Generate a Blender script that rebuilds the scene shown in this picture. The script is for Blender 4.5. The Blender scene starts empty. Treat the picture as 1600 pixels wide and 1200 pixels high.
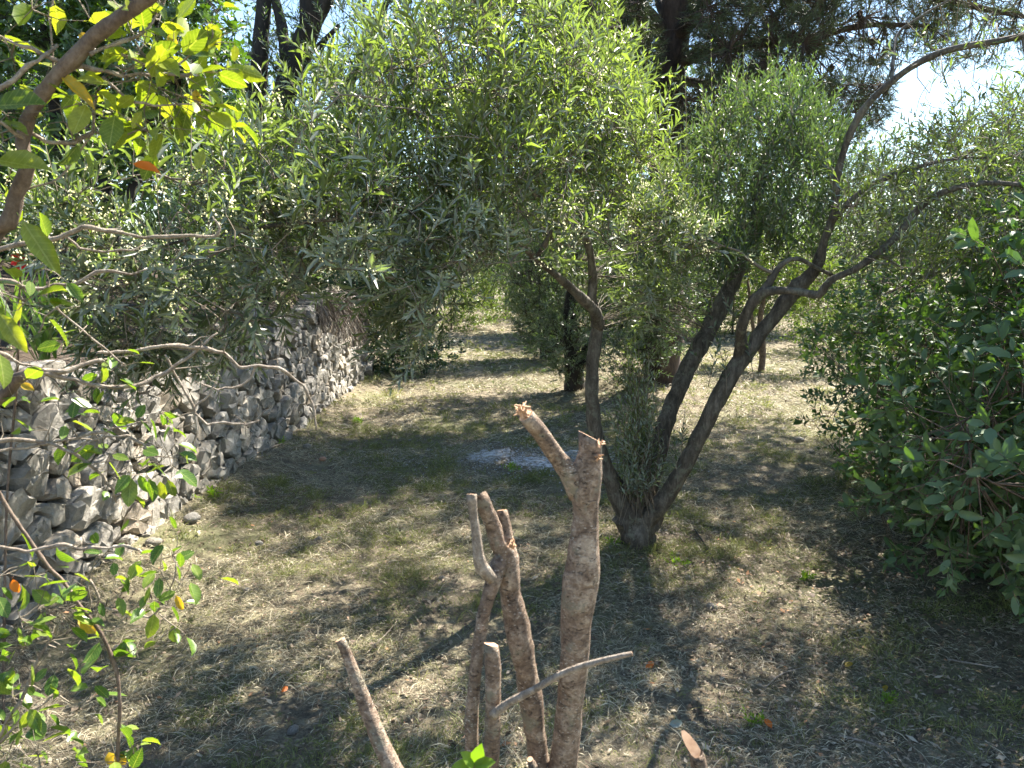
import bpy, math, random
import numpy as np
from mathutils import Matrix, Vector

random.seed(7)
RG = np.random.default_rng(7)
sc = bpy.context.scene
COL = sc.collection

# ------------------------------------------------------------------ camera, sky, sun, exposure
F = 1170.0                      # focal length in pixels of a 1600 wide picture
PITCH = math.radians(8.3)
CAM_H = 1.7
cam = bpy.data.objects.new('camera', bpy.data.cameras.new('camera'))
COL.objects.link(cam)
cam.location = (0, 0, CAM_H)
cam.rotation_euler = (math.pi / 2 - PITCH, 0, 0)
cam.data.sensor_width = 36
cam.data.lens = 36 * F / 1600
cam.data.clip_start = 0.05
cam.data.clip_end = 2000
cam.data.dof.use_dof = True
cam.data.dof.focus_distance = 4.0
cam.data.dof.aperture_fstop = 16
sc.camera = cam

SUN_AZ, SUN_EL = 38.0, 50.0
world = bpy.data.worlds.new('World')
sc.world = world
world.use_nodes = True
wn = world.node_tree.nodes
sky = wn.new('ShaderNodeTexSky')
sky.sky_type = 'NISHITA'
sky.sun_disc = False
sky.sun_elevation = math.radians(SUN_EL)
sky.sun_rotation = math.radians(SUN_AZ)
sky.dust_density = 0.15
sky.air_density = 1.2
sky.ozone_density = 2.0
world.node_tree.links.new(sky.outputs[0], wn['Background'].inputs[0])
wn['Background'].inputs[1].default_value = 0.068
sun = bpy.data.objects.new('sun', bpy.data.lights.new('sun', 'SUN'))
COL.objects.link(sun)
sun.data.energy = 5.0
sun.data.angle = math.radians(0.5)
sun.data.color = (1.0, 0.93, 0.82)
_a, _e = math.radians(SUN_AZ), math.radians(SUN_EL)
SUN_DIR = Vector((math.sin(_a) * math.cos(_e), math.cos(_a) * math.cos(_e), math.sin(_e)))
sun.rotation_euler = SUN_DIR.to_track_quat('Z', 'Y').to_euler()

sc.view_settings.view_transform = 'Standard'
sc.view_settings.look = 'None'
sc.view_settings.exposure = 2.2
sc.view_settings.gamma = 1
sc.view_settings.use_curve_mapping = False
sc.cycles.max_bounces = 5
sc.cycles.diffuse_bounces = 3
sc.cycles.glossy_bounces = 2
sc.cycles.transmission_bounces = 3
sc.cycles.caustics_reflective = False
sc.cycles.caustics_refractive = False
sc.cycles.sample_clamp_indirect = 6
sc.cycles.use_denoising = True
sc.cycles.debug_use_spatial_splits = True
sc.cycles.use_adaptive_sampling = True
sc.cycles.adaptive_threshold = 0.03

# ------------------------------------------------------------------ helpers
CP, SP = math.cos(PITCH), math.sin(PITCH)


def at(px, py, Y):
    """world point that stands Y metres ahead of the camera and shows at pixel px, py (1600 x 1200)"""
    u, v = (px - 800.0) / F, (600.0 - py) / F
    d = np.array([u, CP + v * SP, -SP + v * CP])
    return np.array([0, 0, CAM_H]) + d * (Y / d[1])


def atv(px, py, Y):
    u, v = (px - 800.0) / F, (600.0 - py) / F
    dy = CP + v * SP
    t = Y / dy
    return np.stack([u * t, Y + 0 * t, CAM_H + (-SP + v * CP) * t], 1)


def project(p):
    """pixel and depth of world points"""
    q = p - np.array([0, 0, CAM_H])
    dep = q[:, 1] * CP - q[:, 2] * SP
    up = q[:, 1] * SP + q[:, 2] * CP
    dd = np.maximum(dep, 0.05)
    return 800 + F * q[:, 0] / dd, 600 - F * up / dd, dep


def _hash(ix, iy, iz, s):
    h = (ix * 374761393 + iy * 668265263 + iz * 2147483647 + s * 974711) & 0x7fffffff
    h = ((h ^ (h >> 13)) * 1274126177) & 0x7fffffff
    return ((h ^ (h >> 16)) & 0xffff) / 65535.0


def vnoise(p, scale=1.0, seed=0):
    """value noise, 0..1, of (n,2) or (n,3) points"""
    p = np.asarray(p, float) * scale
    if p.shape[1] == 2:
        p = np.concatenate([p, np.zeros((len(p), 1))], 1)
    i = np.floor(p).astype(np.int64)
    f = p - i
    f = f * f * (3 - 2 * f)
    r = 0
    for dx in (0, 1):
        for dy in (0, 1):
            for dz in (0, 1):
                w = (f[:, 0] if dx else 1 - f[:, 0]) * (f[:, 1] if dy else 1 - f[:, 1]) * (f[:, 2] if dz else 1 - f[:, 2])
                r = r + w * _hash(i[:, 0] + dx, i[:, 1] + dy, i[:, 2] + dz, seed)
    return r


def sstep(a, b, x):
    t = np.clip((x - a) / (b - a), 0, 1)
    return t * t * (3 - 2 * t)


def ground_h(xy):
    """height of the lower terrace"""
    xy = np.atleast_2d(np.asarray(xy, float))
    h = 0.05 * (vnoise(xy, 0.9, 1) - 0.5) + 0.03 * (vnoise(xy, 2.7, 2) - 0.5)
    h = h + 0.22 * sstep(0.5, 1.6, xy[:, 0] - 0.02 * xy[:, 1]) * sstep(7, 11, xy[:, 1]) * (1 - 0.6 * sstep(2.4, 4.5, xy[:, 0]))
    h = h + 0.35 * sstep(12, 30, xy[:, 1]) + 0.10 * sstep(-1.7, -2.4, xy[:, 0]) + 1.5 * sstep(30, 90, xy[:, 1])
    dx = xy - np.array([0.78, 4.4])
    h = h + 0.08 * np.exp(-(dx ** 2).sum(1) / 0.25)
    return h


def unit(v):
    return v / np.maximum(np.linalg.norm(v, axis=-1, keepdims=True), 1e-9)


def make_mesh(name, V, faces, rnd=None, mat=None, smooth=False, mat_idx=None):
    """faces: list of (m,k) index arrays"""
    me = bpy.data.meshes.new(name)
    V = np.asarray(V, np.float32)
    loops = np.concatenate([f.reshape(-1) for f in faces]).astype(np.int32)
    tot = np.concatenate([np.full(len(f), f.shape[1], np.int32) for f in faces])
    start = np.concatenate([[0], np.cumsum(tot)[:-1]]).astype(np.int32)
    me.vertices.add(len(V)); me.vertices.foreach_set('co', V.reshape(-1))
    me.loops.add(len(loops)); me.loops.foreach_set('vertex_index', loops)
    me.polygons.add(len(tot)); me.polygons.foreach_set('loop_start', start)
    me.polygons.foreach_set('loop_total', tot)
    if smooth:
        me.polygons.foreach_set('use_smooth', np.ones(len(tot), bool))
    if mat_idx is not None:
        me.polygons.foreach_set('material_index', np.asarray(mat_idx, np.int32))
    if rnd is not None:
        a = me.attributes.new('rnd', 'FLOAT', 'POINT')
        a.data.foreach_set('value', np.asarray(rnd, np.float32))
    me.update(calc_edges=True)
    me.validate()
    if mat is not None:
        for m in (mat if isinstance(mat, (list, tuple)) else [mat]):
            me.materials.append(m)
    return me


def obj(name, me, parent=None, loc=None, kind=None):
    o = bpy.data.objects.new(name, me)
    COL.objects.link(o)
    if loc is not None:
        o.location = loc
    if parent is not None:
        o.parent = parent
        if loc is None:
            o.matrix_parent_inverse = Matrix.Translation(-parent.location)
    if kind:
        o['kind'] = kind
    return o


def tag(o, label, cat, group=None, kind=None):
    o['label'] = label
    o['category'] = cat
    if group:
        o['group'] = group
    if kind:
        o['kind'] = kind
    return o


def thing(name, loc, label, cat, group=None):
    o = bpy.data.objects.new(name, None)
    COL.objects.link(o)
    o.location = tuple(loc)
    o.empty_display_size = 0.1
    return tag(o, label, cat, group)


def child(name, me, root, kind=None):
    """a mesh in world coordinates parented under an Empty"""
    return obj(name, me, root, kind=kind)


def under(o, part):
    """make a part that is modelled in world coordinates a piece of another part"""
    o.parent = part
    o.matrix_parent_inverse = Matrix()
    return o


class Geo:
    def __init__(self):
        self.V, self.F, self.R, self.n = [], {}, [], 0

    def add(self, V, faces, rnd=0.5):
        V = np.asarray(V, float)
        for f in faces:
            self.F.setdefault(f.shape[1], []).append(np.asarray(f) + self.n)
        self.V.append(V)
        self.R.append(np.full(len(V), rnd) if np.isscalar(rnd) else np.asarray(rnd))
        self.n += len(V)

    def mesh(self, name, mat, smooth=False):
        fs = [np.concatenate(v) for v in self.F.values()]
        return make_mesh(name, np.concatenate(self.V), fs, np.concatenate(self.R), mat, smooth)


def catmull(pts, rad, step):
    pts = np.asarray(pts, float); rad = np.asarray(rad, float)
    P = np.concatenate([[2 * pts[0] - pts[1]], pts, [2 * pts[-1] - pts[-2]]])
    R = np.concatenate([[rad[0]], rad, [rad[-1]]])
    out, ro = [], []
    for i in range(1, len(P) - 2):
        n = max(2, int(np.linalg.norm(P[i + 1] - P[i]) / step) + 1)
        t = np.linspace(0, 1, n, endpoint=False)[:, None]
        a, b, c, d = P[i - 1], P[i], P[i + 1], P[i + 2]
        out.append(0.5 * (2 * b + (c - a) * t + (2 * a - 5 * b + 4 * c - d) * t ** 2 + (3 * b - a - 3 * c + d) * t ** 3))
        t = t[:, 0]
        ro.append(R[i] * (1 - t) + R[i + 1] * t)
    out.append(P[-2:-1]); ro.append(R[-2:-1])
    return np.concatenate(out), np.concatenate(ro)


def tube(pts, rad, sides=10, step=0.05, rough=0.08, seed=0, nscale=9.0, cut=None, ring=0.0):
    """a limb along pts; cut = normal of a sawn end. Returns V, faces, index of the cap polygons"""
    C, R = catmull(pts, rad, step)
    n = len(C)
    T = unit(np.gradient(C, axis=0))
    up = np.array([0.3, 0.9, 0.2]) if abs(T[0][2]) > 0.7 else np.array([0, 0, 1.0])
    a = unit(np.cross(T[0], up)); A = [a]
    for i in range(1, n):
        a = a - T[i] * a.dot(T[i]); a = a / np.linalg.norm(a); A.append(a)
    A = np.array(A); B = np.cross(T, A)
    th = np.linspace(0, 2 * math.pi, sides, endpoint=False)
    dirs = A[:, None] * np.cos(th)[None, :, None] + B[:, None] * np.sin(th)[None, :, None]
    base = C[:, None] + dirs * R[:, None, None]
    flat = base.reshape(-1, 3)
    rm = np.repeat(R, sides)
    k = 1 + rough * 2 * (vnoise(flat, nscale, seed) - 0.5) + rough * 1.2 * (vnoise(flat, nscale * 2.7, seed + 1) - 0.5)
    if ring:
        k = k + ring * (vnoise(np.stack([np.repeat(np.arange(n) * 0.9, sides), np.tile(th, n) * 0.4], 1), 1, seed + 5) - 0.5)
    V = C[:, None] + dirs * (R[:, None] * k.reshape(n, sides))[:, :, None]
    if cut is not None:
        nn = np.asarray(cut, float); nn = nn / np.linalg.norm(nn)
        # slide the last ring on to the sawing plane
        for j in range(sides):
            t = (C[-1] - V[-1, j]).dot(nn) / max(T[-1].dot(nn), 0.3)
            V[-1, j] += T[-1] * t
    V = V.reshape(-1, 3)
    i = np.arange(n - 1)[:, None] * sides
    j = np.arange(sides)[None]
    jn = (j + 1) % sides
    Q = np.stack([i + j, i + jn, i + sides + jn, i + sides + j], -1).reshape(-1, 4)
    c0, c1 = len(V), len(V) + 1
    V = np.concatenate([V, [C[0]], [V[(n - 1) * sides:].mean(0)]])
    j = np.arange(sides); jn = (j + 1) % sides
    t0 = np.stack([jn, j, np.full(sides, c0)], 1)
    t1 = np.stack([(n - 1) * sides + j, (n - 1) * sides + jn, np.full(sides, c1)], 1)
    return V, [Q, t0, t1]


def limb(name, root, pts, rad, mat, sides=12, step=0.04, rough=0.1, seed=0, cut=None, nscale=9.0, ring=0.0, capmat=None):
    V, f = tube(pts, rad, sides, step, rough, seed, nscale, cut, ring)
    mi = None
    mats = mat
    if capmat is not None:
        mats = [mat, capmat]
        mi = np.concatenate([np.zeros(len(f[0]) + len(f[1])), np.ones(len(f[2]))])
    me = make_mesh(name, V, f, None, mats, smooth=capmat is None, mat_idx=mi)
    if capmat is not None:
        sm = np.ones(len(mi), bool); sm[len(f[0]):] = False
        me.polygons.foreach_set('use_smooth', sm)
    return child(name, me, root)


def prisms(A, M, B, ra, rb, rnd=0.5):
    """many thin three-sided twigs bent at M"""
    n = len(A)
    ra = np.broadcast_to(ra, (n,)); rb = np.broadcast_to(rb, (n,))
    T = unit(B - A)
    S = unit(np.cross(T, np.array([0.31, 0.22, 0.93]) + 0 * T)); U = np.cross(T, S)
    rows = []
    m = 9 if M is not None else 6
    for P, r in ((A, ra), (M, (ra + rb) / 2), (B, rb)):
        if P is None:
            continue
        for k in range(3):
            th = k * 2.0944
            rows.append(P + (S * math.cos(th) + U * math.sin(th)) * r[:, None])
    V = np.stack(rows, 1).reshape(-1, 3)
    q = []
    for s in (0, 3)[:m // 3 - 1]:
        for k in range(3):
            q.append([s + k, s + (k + 1) % 3, s + 3 + (k + 1) % 3, s + 3 + k])
    Q = (np.arange(n)[:, None, None] * m + np.array(q)[None]).reshape(-1, 4)
    r = np.repeat(np.broadcast_to(rnd, (n,)), m)
    return V, [Q], r


# leaf outlines: (along, across, lift) and faces
LEAF = {
    'lance': (np.array([[0, 0, 0], [.3, -.46, .05], [.3, 0, -.02], [.3, .46, .05], [.68, -.40, .02], [.68, 0, -.05], [.68, .40, .02], [1, 0, -.09]]),
              [np.array([[0, 3, 2], [0, 2, 1], [5, 6, 7], [4, 5, 7]]), np.array([[2, 3, 6, 5], [1, 2, 5, 4]])]),
    'oval': (np.array([[-.16, -.02, .0], [-.16, .02, 0], [0, 0, 0], [.22, -.40, .05], [.22, 0, -.02], [.22, .40, .05], [.55, -.5, .05], [.55, 0, -.04], [.55, .5, .05],
                       [.83, -.30, 0], [.83, 0, -.08], [.83, .30, 0], [1, 0, -.14]]),
             [np.array([[0, 1, 2], [2, 5, 4], [2, 4, 3], [10, 11, 12], [9, 10, 12]]), np.array([[4, 5, 8, 7], [3, 4, 7, 6], [7, 8, 11, 10], [6, 7, 10, 9]])]),
    'oval4': (np.array([[0, 0, 0], [.5, -.5, .06], [.5, 0, -.03], [.5, .5, .06], [1, 0, -.1]]),
              [np.array([[0, 3, 2], [0, 2, 1], [2, 3, 4], [1, 2, 4]])]),
    'quad': (np.array([[0, 0, 0], [.5, -.5, .05], [.5, .5, .05], [1, 0, -.05]]),
             [np.array([[0, 2, 1], [1, 2, 3]])]),
    'needle': (np.array([[0, -.5, 0], [0, .5, 0], [1, 0, 0]]), [np.array([[0, 1, 2]])]),
}


def leaves_geo(P, D, N, L, W, shape, curl=None):
    t, faces = LEAF[shape]
    n, m = len(P), len(t)
    D = unit(D); S = unit(np.cross(N, D)); N = np.cross(D, S)
    lift = t[None, :, 2] if curl is None else t[None, :, 2] * curl[:, None]
    V = (P[:, None] + D[:, None] * (t[None, :, 0] * L[:, None])[..., None] + S[:, None] * (t[None, :, 1] * W[:, None])[..., None]
         + N[:, None] * (lift * L[:, None])[..., None]).reshape(-1, 3)
    F_ = [(np.arange(n)[:, None, None] * m + f[None]).reshape(-1, f.shape[1]) for f in faces]
    return V, F_, m


_leafmesh = {}


def leaf_template(shape, mat, ratio, k):
    key = (shape, mat.name, round(ratio, 2), k)
    if key not in _leafmesh:
        t, faces = LEAF[shape]
        V = t * np.array([1, ratio, (1.0, 1.8, 0.4)[k % 3]])
        if k % 2:
            V[:, 1] += 0.12 * V[:, 0] ** 2 * ratio
        _leafmesh[key] = make_mesh('leaf', V, [f.copy() for f in faces], None, mat, smooth=True)
    return _leafmesh[key]


def put_leaf(root, P, D, N, L, W, shape, mat, k=0, name='leaf', tint=None):
    D = unit(D); S = unit(np.cross(N, D)); N = np.cross(D, S)
    o = bpy.data.objects.new(name, leaf_template(shape, mat, W / L, k))
    COL.objects.link(o)
    o.parent = root
    o.color = (RG.random() * .999 if tint is None else tint, 0, 0, 1)      # the leaf's own tint
    m = Matrix(((D[0] * L, S[0] * L, N[0] * L, P[0]), (D[1] * L, S[1] * L, N[1] * L, P[1]), (D[2] * L, S[2] * L, N[2] * L, P[2]), (0, 0, 0, 1)))
    o.matrix_local = Matrix.Translation(-root.location) @ m
    return o


def foliage(root, arr, shape, mat, singles=0, part='foliage', rest=None):
    """arr = (P, D, N, L, W, rnd). The `singles` leaves that show largest become objects of their own"""
    P, D, N, L, W, R = arr
    keep = np.ones(len(P), bool)
    if singles:
        px, py, dep = project(P + unit(D) * (L / 2)[:, None])
        ok = (px > 4) & (px < 1596) & (py > 4) & (py < 1196) & (dep > 0.3)
        cell = np.clip((px / 12).astype(int), 0, 133) + 134 * np.clip((py / 12).astype(int), 0, 99)
        near = np.full(134 * 100, 1e9)
        np.minimum.at(near, cell[ok], dep[ok])
        view = unit(P - np.array([0, 0, CAM_H]))
        Sx = unit(np.cross(N, unit(D)))
        Nn = np.cross(unit(D), Sx)
        score = L * W / dep ** 2 * np.abs((Nn * view).sum(1)) * ok * (dep < near[cell] + 0.06)
        idx = np.argsort(-score)[:singles]
        idx = idx[score[idx] > 0]
        keep[idx] = False
        rr = np.round(W / L * 12) / 12
        for k, i in enumerate(idx):
            put_leaf(root, P[i], D[i], N[i], L[i], L[i] * max(rr[i], 1 / 12), shape, mat, int(R[i] * 97) % 3, tint=float(R[i]))
    shape = rest or shape
    V, fs, m = leaves_geo(P[keep], D[keep], N[keep], L[keep], W[keep], shape, 0.3 + 1.6 * RG.random(keep.sum()))
    me = make_mesh(part, V, fs, np.repeat(R[keep], m), mat, smooth=shape not in ('needle',))
    return child(part, me, root, 'stuff')


def grow(nodes, radii, targets, r_tip, bend=0.15, up=0.25, seg=4, geo=None, rnd=0.5, rmax=None, sides=5, prob=1.0):
    """connect every target to the nearest point of the branch network by a bent branch; extends nodes/radii"""
    nodes = list(map(np.asarray, nodes)); radii = list(radii)
    arr = np.array(nodes)
    order = np.argsort([np.min(((arr - t) ** 2).sum(1)) for t in targets])
    for oi in order:
        t = targets[oi]
        arr = np.array(nodes)
        d = ((arr - t) ** 2).sum(1)
        i = int(np.argmin(d))
        a = nodes[i]; ln = math.sqrt(d[i])
        if ln < 0.02:
            continue
        r0 = min(radii[i] * 0.8, rmax or 9, r_tip + 0.010 * ln + radii[i] * 0.25)
        mid = (a + t) / 2 + RG.normal(0, bend * ln, 3) * np.array([1, 1, .6]) + np.array([0, 0, up * ln * 0.3])
        ts = np.linspace(0, 1, seg + 1)[:, None]
        path = (1 - ts) ** 2 * a + 2 * ts * (1 - ts) * mid + ts ** 2 * t
        path[1:-1] += RG.normal(0, 0.02 * ln, path[1:-1].shape)
        rr = r0 + (r_tip - r0) * ts[:, 0]
        if geo is not None and RG.random() < prob:
            V, f = tube(path, rr, sides, max(ln / 5, 0.02), 0.12, seed=int(oi))
            geo.add(V, f, rnd)
        for p, r in zip(path[1:], rr[1:]):
            nodes.append(p); radii.append(r)
    return nodes, radii


def shoot_leaves(base, dirs, length, npairs, leafL, ratio, angle=0.75, jit=0.25, droop=0.0, whorl=2, tip=True):
    """opposite leaves along many shoots"""
    S = len(base)
    dirs = unit(dirs)
    a = unit(np.cross(dirs, RG.normal(size=(S, 3)))); b = np.cross(dirs, a)
    Ps, Ds, Ns, Ls, Ws, Rs = [], [], [], [], [], []
    srnd = RG.random(S)
    for k in range(npairs):
        t = (k + 0.6) / npairs
        pos = base + dirs * (length * t)[:, None]
        pos[:, 2] -= droop * (length * t) ** 2
        for w in range(whorl):
            ang = k * (math.pi / 2 if whorl == 2 else 1.1) + w * 2 * math.pi / whorl
            side = a * math.cos(ang) + b * math.sin(ang)
            th = angle * (1.15 - 0.55 * t) + RG.normal(0, jit * 0.6, S)
            d = dirs * np.cos(th)[:, None] + side * np.sin(th)[:, None] + RG.normal(0, jit * 0.35, (S, 3))
            nrm = dirs * np.sin(th)[:, None] - side * np.cos(th)[:, None] + RG.normal(0, jit, (S, 3))
            sz = leafL * (0.75 + 0.5 * RG.random(S)) * (0.65 + 0.5 * math.sin(math.pi * min(t + 0.15, 1)))
            Ps.append(pos); Ds.append(d); Ns.append(nrm); Ls.append(sz); Ws.append(sz * ratio * (0.85 + 0.3 * RG.random(S)))
            Rs.append(np.clip(0.55 * srnd + 0.3 * RG.random(S) + 0.2 * t - 0.03, 0, 0.999))
    return tuple(np.concatenate(x) for x in (Ps, Ds, Ns, Ls, Ws, Rs))


def cat_arr(*a):
    return tuple(np.concatenate(x) for x in zip(*a))


def in_poly(px, py, poly):
    poly = np.asarray(poly, float); c = np.zeros(len(px), bool)
    j = len(poly) - 1
    for i in range(len(poly)):
        xi, yi = poly[i]; xj, yj = poly[j]
        k = ((yi > py) != (yj > py)) & (px < (xj - xi) * (py - yi) / (yj - yi + 1e-9) + xi)
        c ^= k; j = i
    return c


def sample_poly(poly, n):
    p = np.asarray(poly, float); lo, hi = p.min(0), p.max(0)
    out = np.zeros((0, 2))
    while len(out) < n:
        q = lo + RG.random((n * 3, 2)) * (hi - lo)
        out = np.concatenate([out, q[in_poly(q[:, 0], q[:, 1], p)]])
    return out[:n]


def sample_ell(ells, n, shell=3.0):
    """points in ellipsoids (cx,cy,cz,rx,ry,rz), denser towards the outside, and their outward direction"""
    e = np.asarray(ells, float)
    vol = e[:, 3] * e[:, 4] * e[:, 5]
    which = RG.choice(len(e), n, p=vol / vol.sum())
    d = unit(RG.normal(size=(n, 3)))
    r = RG.random(n) ** (1 / shell)
    lump = 0.78 + 0.5 * vnoise(d * 2.2 + which[:, None] * 7.3, 1.0, 3)
    E = e[which]
    p = E[:, :3] + d * E[:, 3:] * (r * lump)[:, None]
    return p, unit(d / E[:, 3:])


# ------------------------------------------------------------------ materials
def nodes_of(name):
    m = bpy.data.materials.new(name)
    m.use_nodes = True
    nt = m.node_tree
    for n in list(nt.nodes):
        nt.nodes.remove(n)
    out = nt.nodes.new('ShaderNodeOutputMaterial')
    return m, nt, out


def N_(nt, kind, **kw):
    n = nt.nodes.new(kind)
    for k, v in kw.items():
        if k in n.inputs.keys():
            n.inputs[k].default_value = v
        else:
            setattr(n, k, v)
    return n


def ramp(nt, fac, stops, interp='LINEAR'):
    r = nt.nodes.new('ShaderNodeValToRGB')
    r.color_ramp.interpolation = interp
    el = r.color_ramp.elements
    while len(el) < len(stops):
        el.new(0.5)
    for e, (p, c) in zip(el, stops):
        e.position = p
        e.color = (*c, 1) if len(c) == 3 else c
    nt.links.new(fac, r.inputs[0])
    return r.outputs[0]


def mixc(nt, fac, a, b, mode='MIX'):
    m = nt.nodes.new('ShaderNodeMix'); m.data_type = 'RGBA'; m.blend_type = mode
    for s, v in ((m.inputs[0], fac), (m.inputs[6], a), (m.inputs[7], b)):
        if hasattr(v, 'is_linked') or isinstance(v, bpy.types.NodeSocket):
            nt.links.new(v, s)
        else:
            s.default_value = v if not isinstance(v, tuple) or len(v) == 4 else (*v, 1)
    return m.outputs[2]


def math_(nt, op, a, b=None):
    m = nt.nodes.new('ShaderNodeMath'); m.operation = op
    for s, v in zip(m.inputs, (a, b)):
        if v is None:
            continue
        if isinstance(v, bpy.types.NodeSocket):
            nt.links.new(v, s)
        else:
            s.default_value = v
    return m.outputs[0]


def noise(nt, scale, detail=4, rough=0.6, coord=None, dist=0.0):
    n = N_(nt, 'ShaderNodeTexNoise', Scale=scale, Detail=detail, Roughness=rough, Distortion=dist)
    if coord is not None:
        nt.links.new(coord, n.inputs['Vector'])
    return n.outputs['Fac']


def tint_value(nt):
    a = N_(nt, 'ShaderNodeAttribute', attribute_name='rnd')
    i = N_(nt, 'ShaderNodeObjectInfo')
    s = N_(nt, 'ShaderNodeSeparateColor')
    nt.links.new(i.outputs['Color'], s.inputs[0])
    return math_(nt, 'FRACT', math_(nt, 'ADD', a.outputs['Fac'], s.outputs[0]))


def leaf_mat(name, stops, back=None, rough=0.42, trans=0.35, tcol=(1.5, 1.7, 0.5), spec=0.5, veins=False):
    m, nt, out = nodes_of(name)
    # the tint belongs to the leaf, not to where it stands
    col = ramp(nt, tint_value(nt), stops)
    if veins:                                                # midrib, side veins and blotches in the leaf's own coordinates
        co = N_(nt, 'ShaderNodeTexCoord').outputs['Object']
        sp = N_(nt, 'ShaderNodeSeparateXYZ'); nt.links.new(co, sp.inputs[0])
        ay = math_(nt, 'ABSOLUTE', sp.outputs[1])
        rib = math_(nt, 'LESS_THAN', ay, .014)
        wv = math_(nt, 'SINE', math_(nt, 'MULTIPLY', math_(nt, 'SUBTRACT', sp.outputs[0], math_(nt, 'MULTIPLY', ay, .9)), 52.0))
        vein = math_(nt, 'MULTIPLY', math_(nt, 'GREATER_THAN', wv, .86), .45)
        col = mixc(nt, math_(nt, 'MULTIPLY', math_(nt, 'MAXIMUM', rib, vein), .55), col, (.42, .46, .16, 1))
        col = mixc(nt, ramp(nt, noise(nt, 5, 5, .65, co), [(.42, (.55, .55, .55)), (.6, (0, 0, 0))]), col, mixc(nt, 1.0, col, (.62, .68, .6, 1), 'MULTIPLY'))
        col = mixc(nt, ramp(nt, noise(nt, 9, 3, .6, co), [(.70, (0, 0, 0)), (.74, (.8, .8, .8))]), col, (.20, .12, .04, 1))
    geo = N_(nt, 'ShaderNodeNewGeometry')
    base = col
    if back is not None:
        base = mixc(nt, geo.outputs['Backfacing'], col, back)
    b = N_(nt, 'ShaderNodeBsdfPrincipled', Roughness=rough)
    b.inputs['Specular IOR Level'].default_value = spec
    nt.links.new(base, b.inputs['Base Color'])
    t = N_(nt, 'ShaderNodeBsdfTranslucent')
    nt.links.new(mixc(nt, 1.0, col, tcol, 'MULTIPLY'), t.inputs['Color'])
    mx = N_(nt, 'ShaderNodeMixShader', Fac=trans)
    nt.links.new(b.outputs[0], mx.inputs[1]); nt.links.new(t.outputs[0], mx.inputs[2])
    nt.links.new(mx.outputs[0], out.inputs[0])
    return m


def bark_mat(name, dark, mid, light, scale=14, stretch=0.3, bump=0.5, lichen=None, rough=0.85, spots=False):
    m, nt, out = nodes_of(name)
    tc = N_(nt, 'ShaderNodeTexCoord')
    mp = N_(nt, 'ShaderNodeMapping'); mp.inputs['Scale'].default_value = (1, 1, stretch)
    nt.links.new(tc.outputs['Object'], mp.inputs[0])
    n1 = noise(nt, scale, 8, 0.65, mp.outputs[0], 0.6)
    n2 = noise(nt, scale * 5, 5, 0.7, mp.outputs[0])
    f = math_(nt, 'ADD', math_(nt, 'MULTIPLY', n1, 0.65), math_(nt, 'MULTIPLY', n2, 0.35))
    col = ramp(nt, f, [(0.36, dark), (0.5, mid), (0.64, light)])
    if lichen:
        n3 = noise(nt, scale * 0.8, 5, 0.7, tc.outputs['Object'])
        col = mixc(nt, ramp(nt, n3, [(0.56, (0, 0, 0)), (0.64, (1, 1, 1))]), col, lichen)
    if spots:
        mp2 = N_(nt, 'ShaderNodeMapping'); mp2.inputs['Scale'].default_value = (1, 1, 2.2)
        nt.links.new(tc.outputs['Object'], mp2.inputs[0])
        vo = N_(nt, 'ShaderNodeTexVoronoi', Scale=150.0); nt.links.new(mp2.outputs[0], vo.inputs['Vector'])
        sp = ramp(nt, vo.outputs['Distance'], [(.16, (1, 1, 1)), (.30, (0, 0, 0))])
        pick = ramp(nt, noise(nt, 22, 4, .7, tc.outputs['Object']), [(.46, (0, 0, 0)), (.58, (.85, .85, .85))])
        col = mixc(nt, math_(nt, 'MULTIPLY', sp, pick), col, (.50, .45, .38, 1))
        crack = ramp(nt, noise(nt, 75, 6, .8, mp2.outputs[0], 1.5), [(.36, (.85, .85, .85)), (.43, (0, 0, 0))])
        col = mixc(nt, crack, col, (.035, .025, .018, 1))
        f = math_(nt, 'SUBTRACT', f, math_(nt, 'MULTIPLY', crack, .35))
    b = N_(nt, 'ShaderNodeBsdfPrincipled', Roughness=rough)
    nt.links.new(col, b.inputs['Base Color'])
    bp = N_(nt, 'ShaderNodeBump', Strength=bump, Distance=0.006 if spots else 0.012)
    nt.links.new(f, bp.inputs['Height'])
    nt.links.new(bp.outputs[0], b.inputs['Normal'])
    nt.links.new(b.outputs[0], out.inputs[0])
    return m


def plain_mat(name, stops, rough=0.8, use_rnd=True, scale=20, trans=0.0):
    m, nt, out = nodes_of(name)
    fac = tint_value(nt) if use_rnd else noise(nt, scale, 6, 0.65, N_(nt, 'ShaderNodeTexCoord').outputs['Object'])
    col = ramp(nt, fac, stops)
    b = N_(nt, 'ShaderNodeBsdfPrincipled', Roughness=rough)
    nt.links.new(col, b.inputs['Base Color'])
    sh = b.outputs[0]
    if trans:
        t = N_(nt, 'ShaderNodeBsdfTranslucent')
        nt.links.new(col, t.inputs['Color'])
        mx = N_(nt, 'ShaderNodeMixShader', Fac=trans)
        nt.links.new(sh, mx.inputs[1]); nt.links.new(t.outputs[0], mx.inputs[2]); sh = mx.outputs[0]
    nt.links.new(sh, out.inputs[0])
    return m


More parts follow.
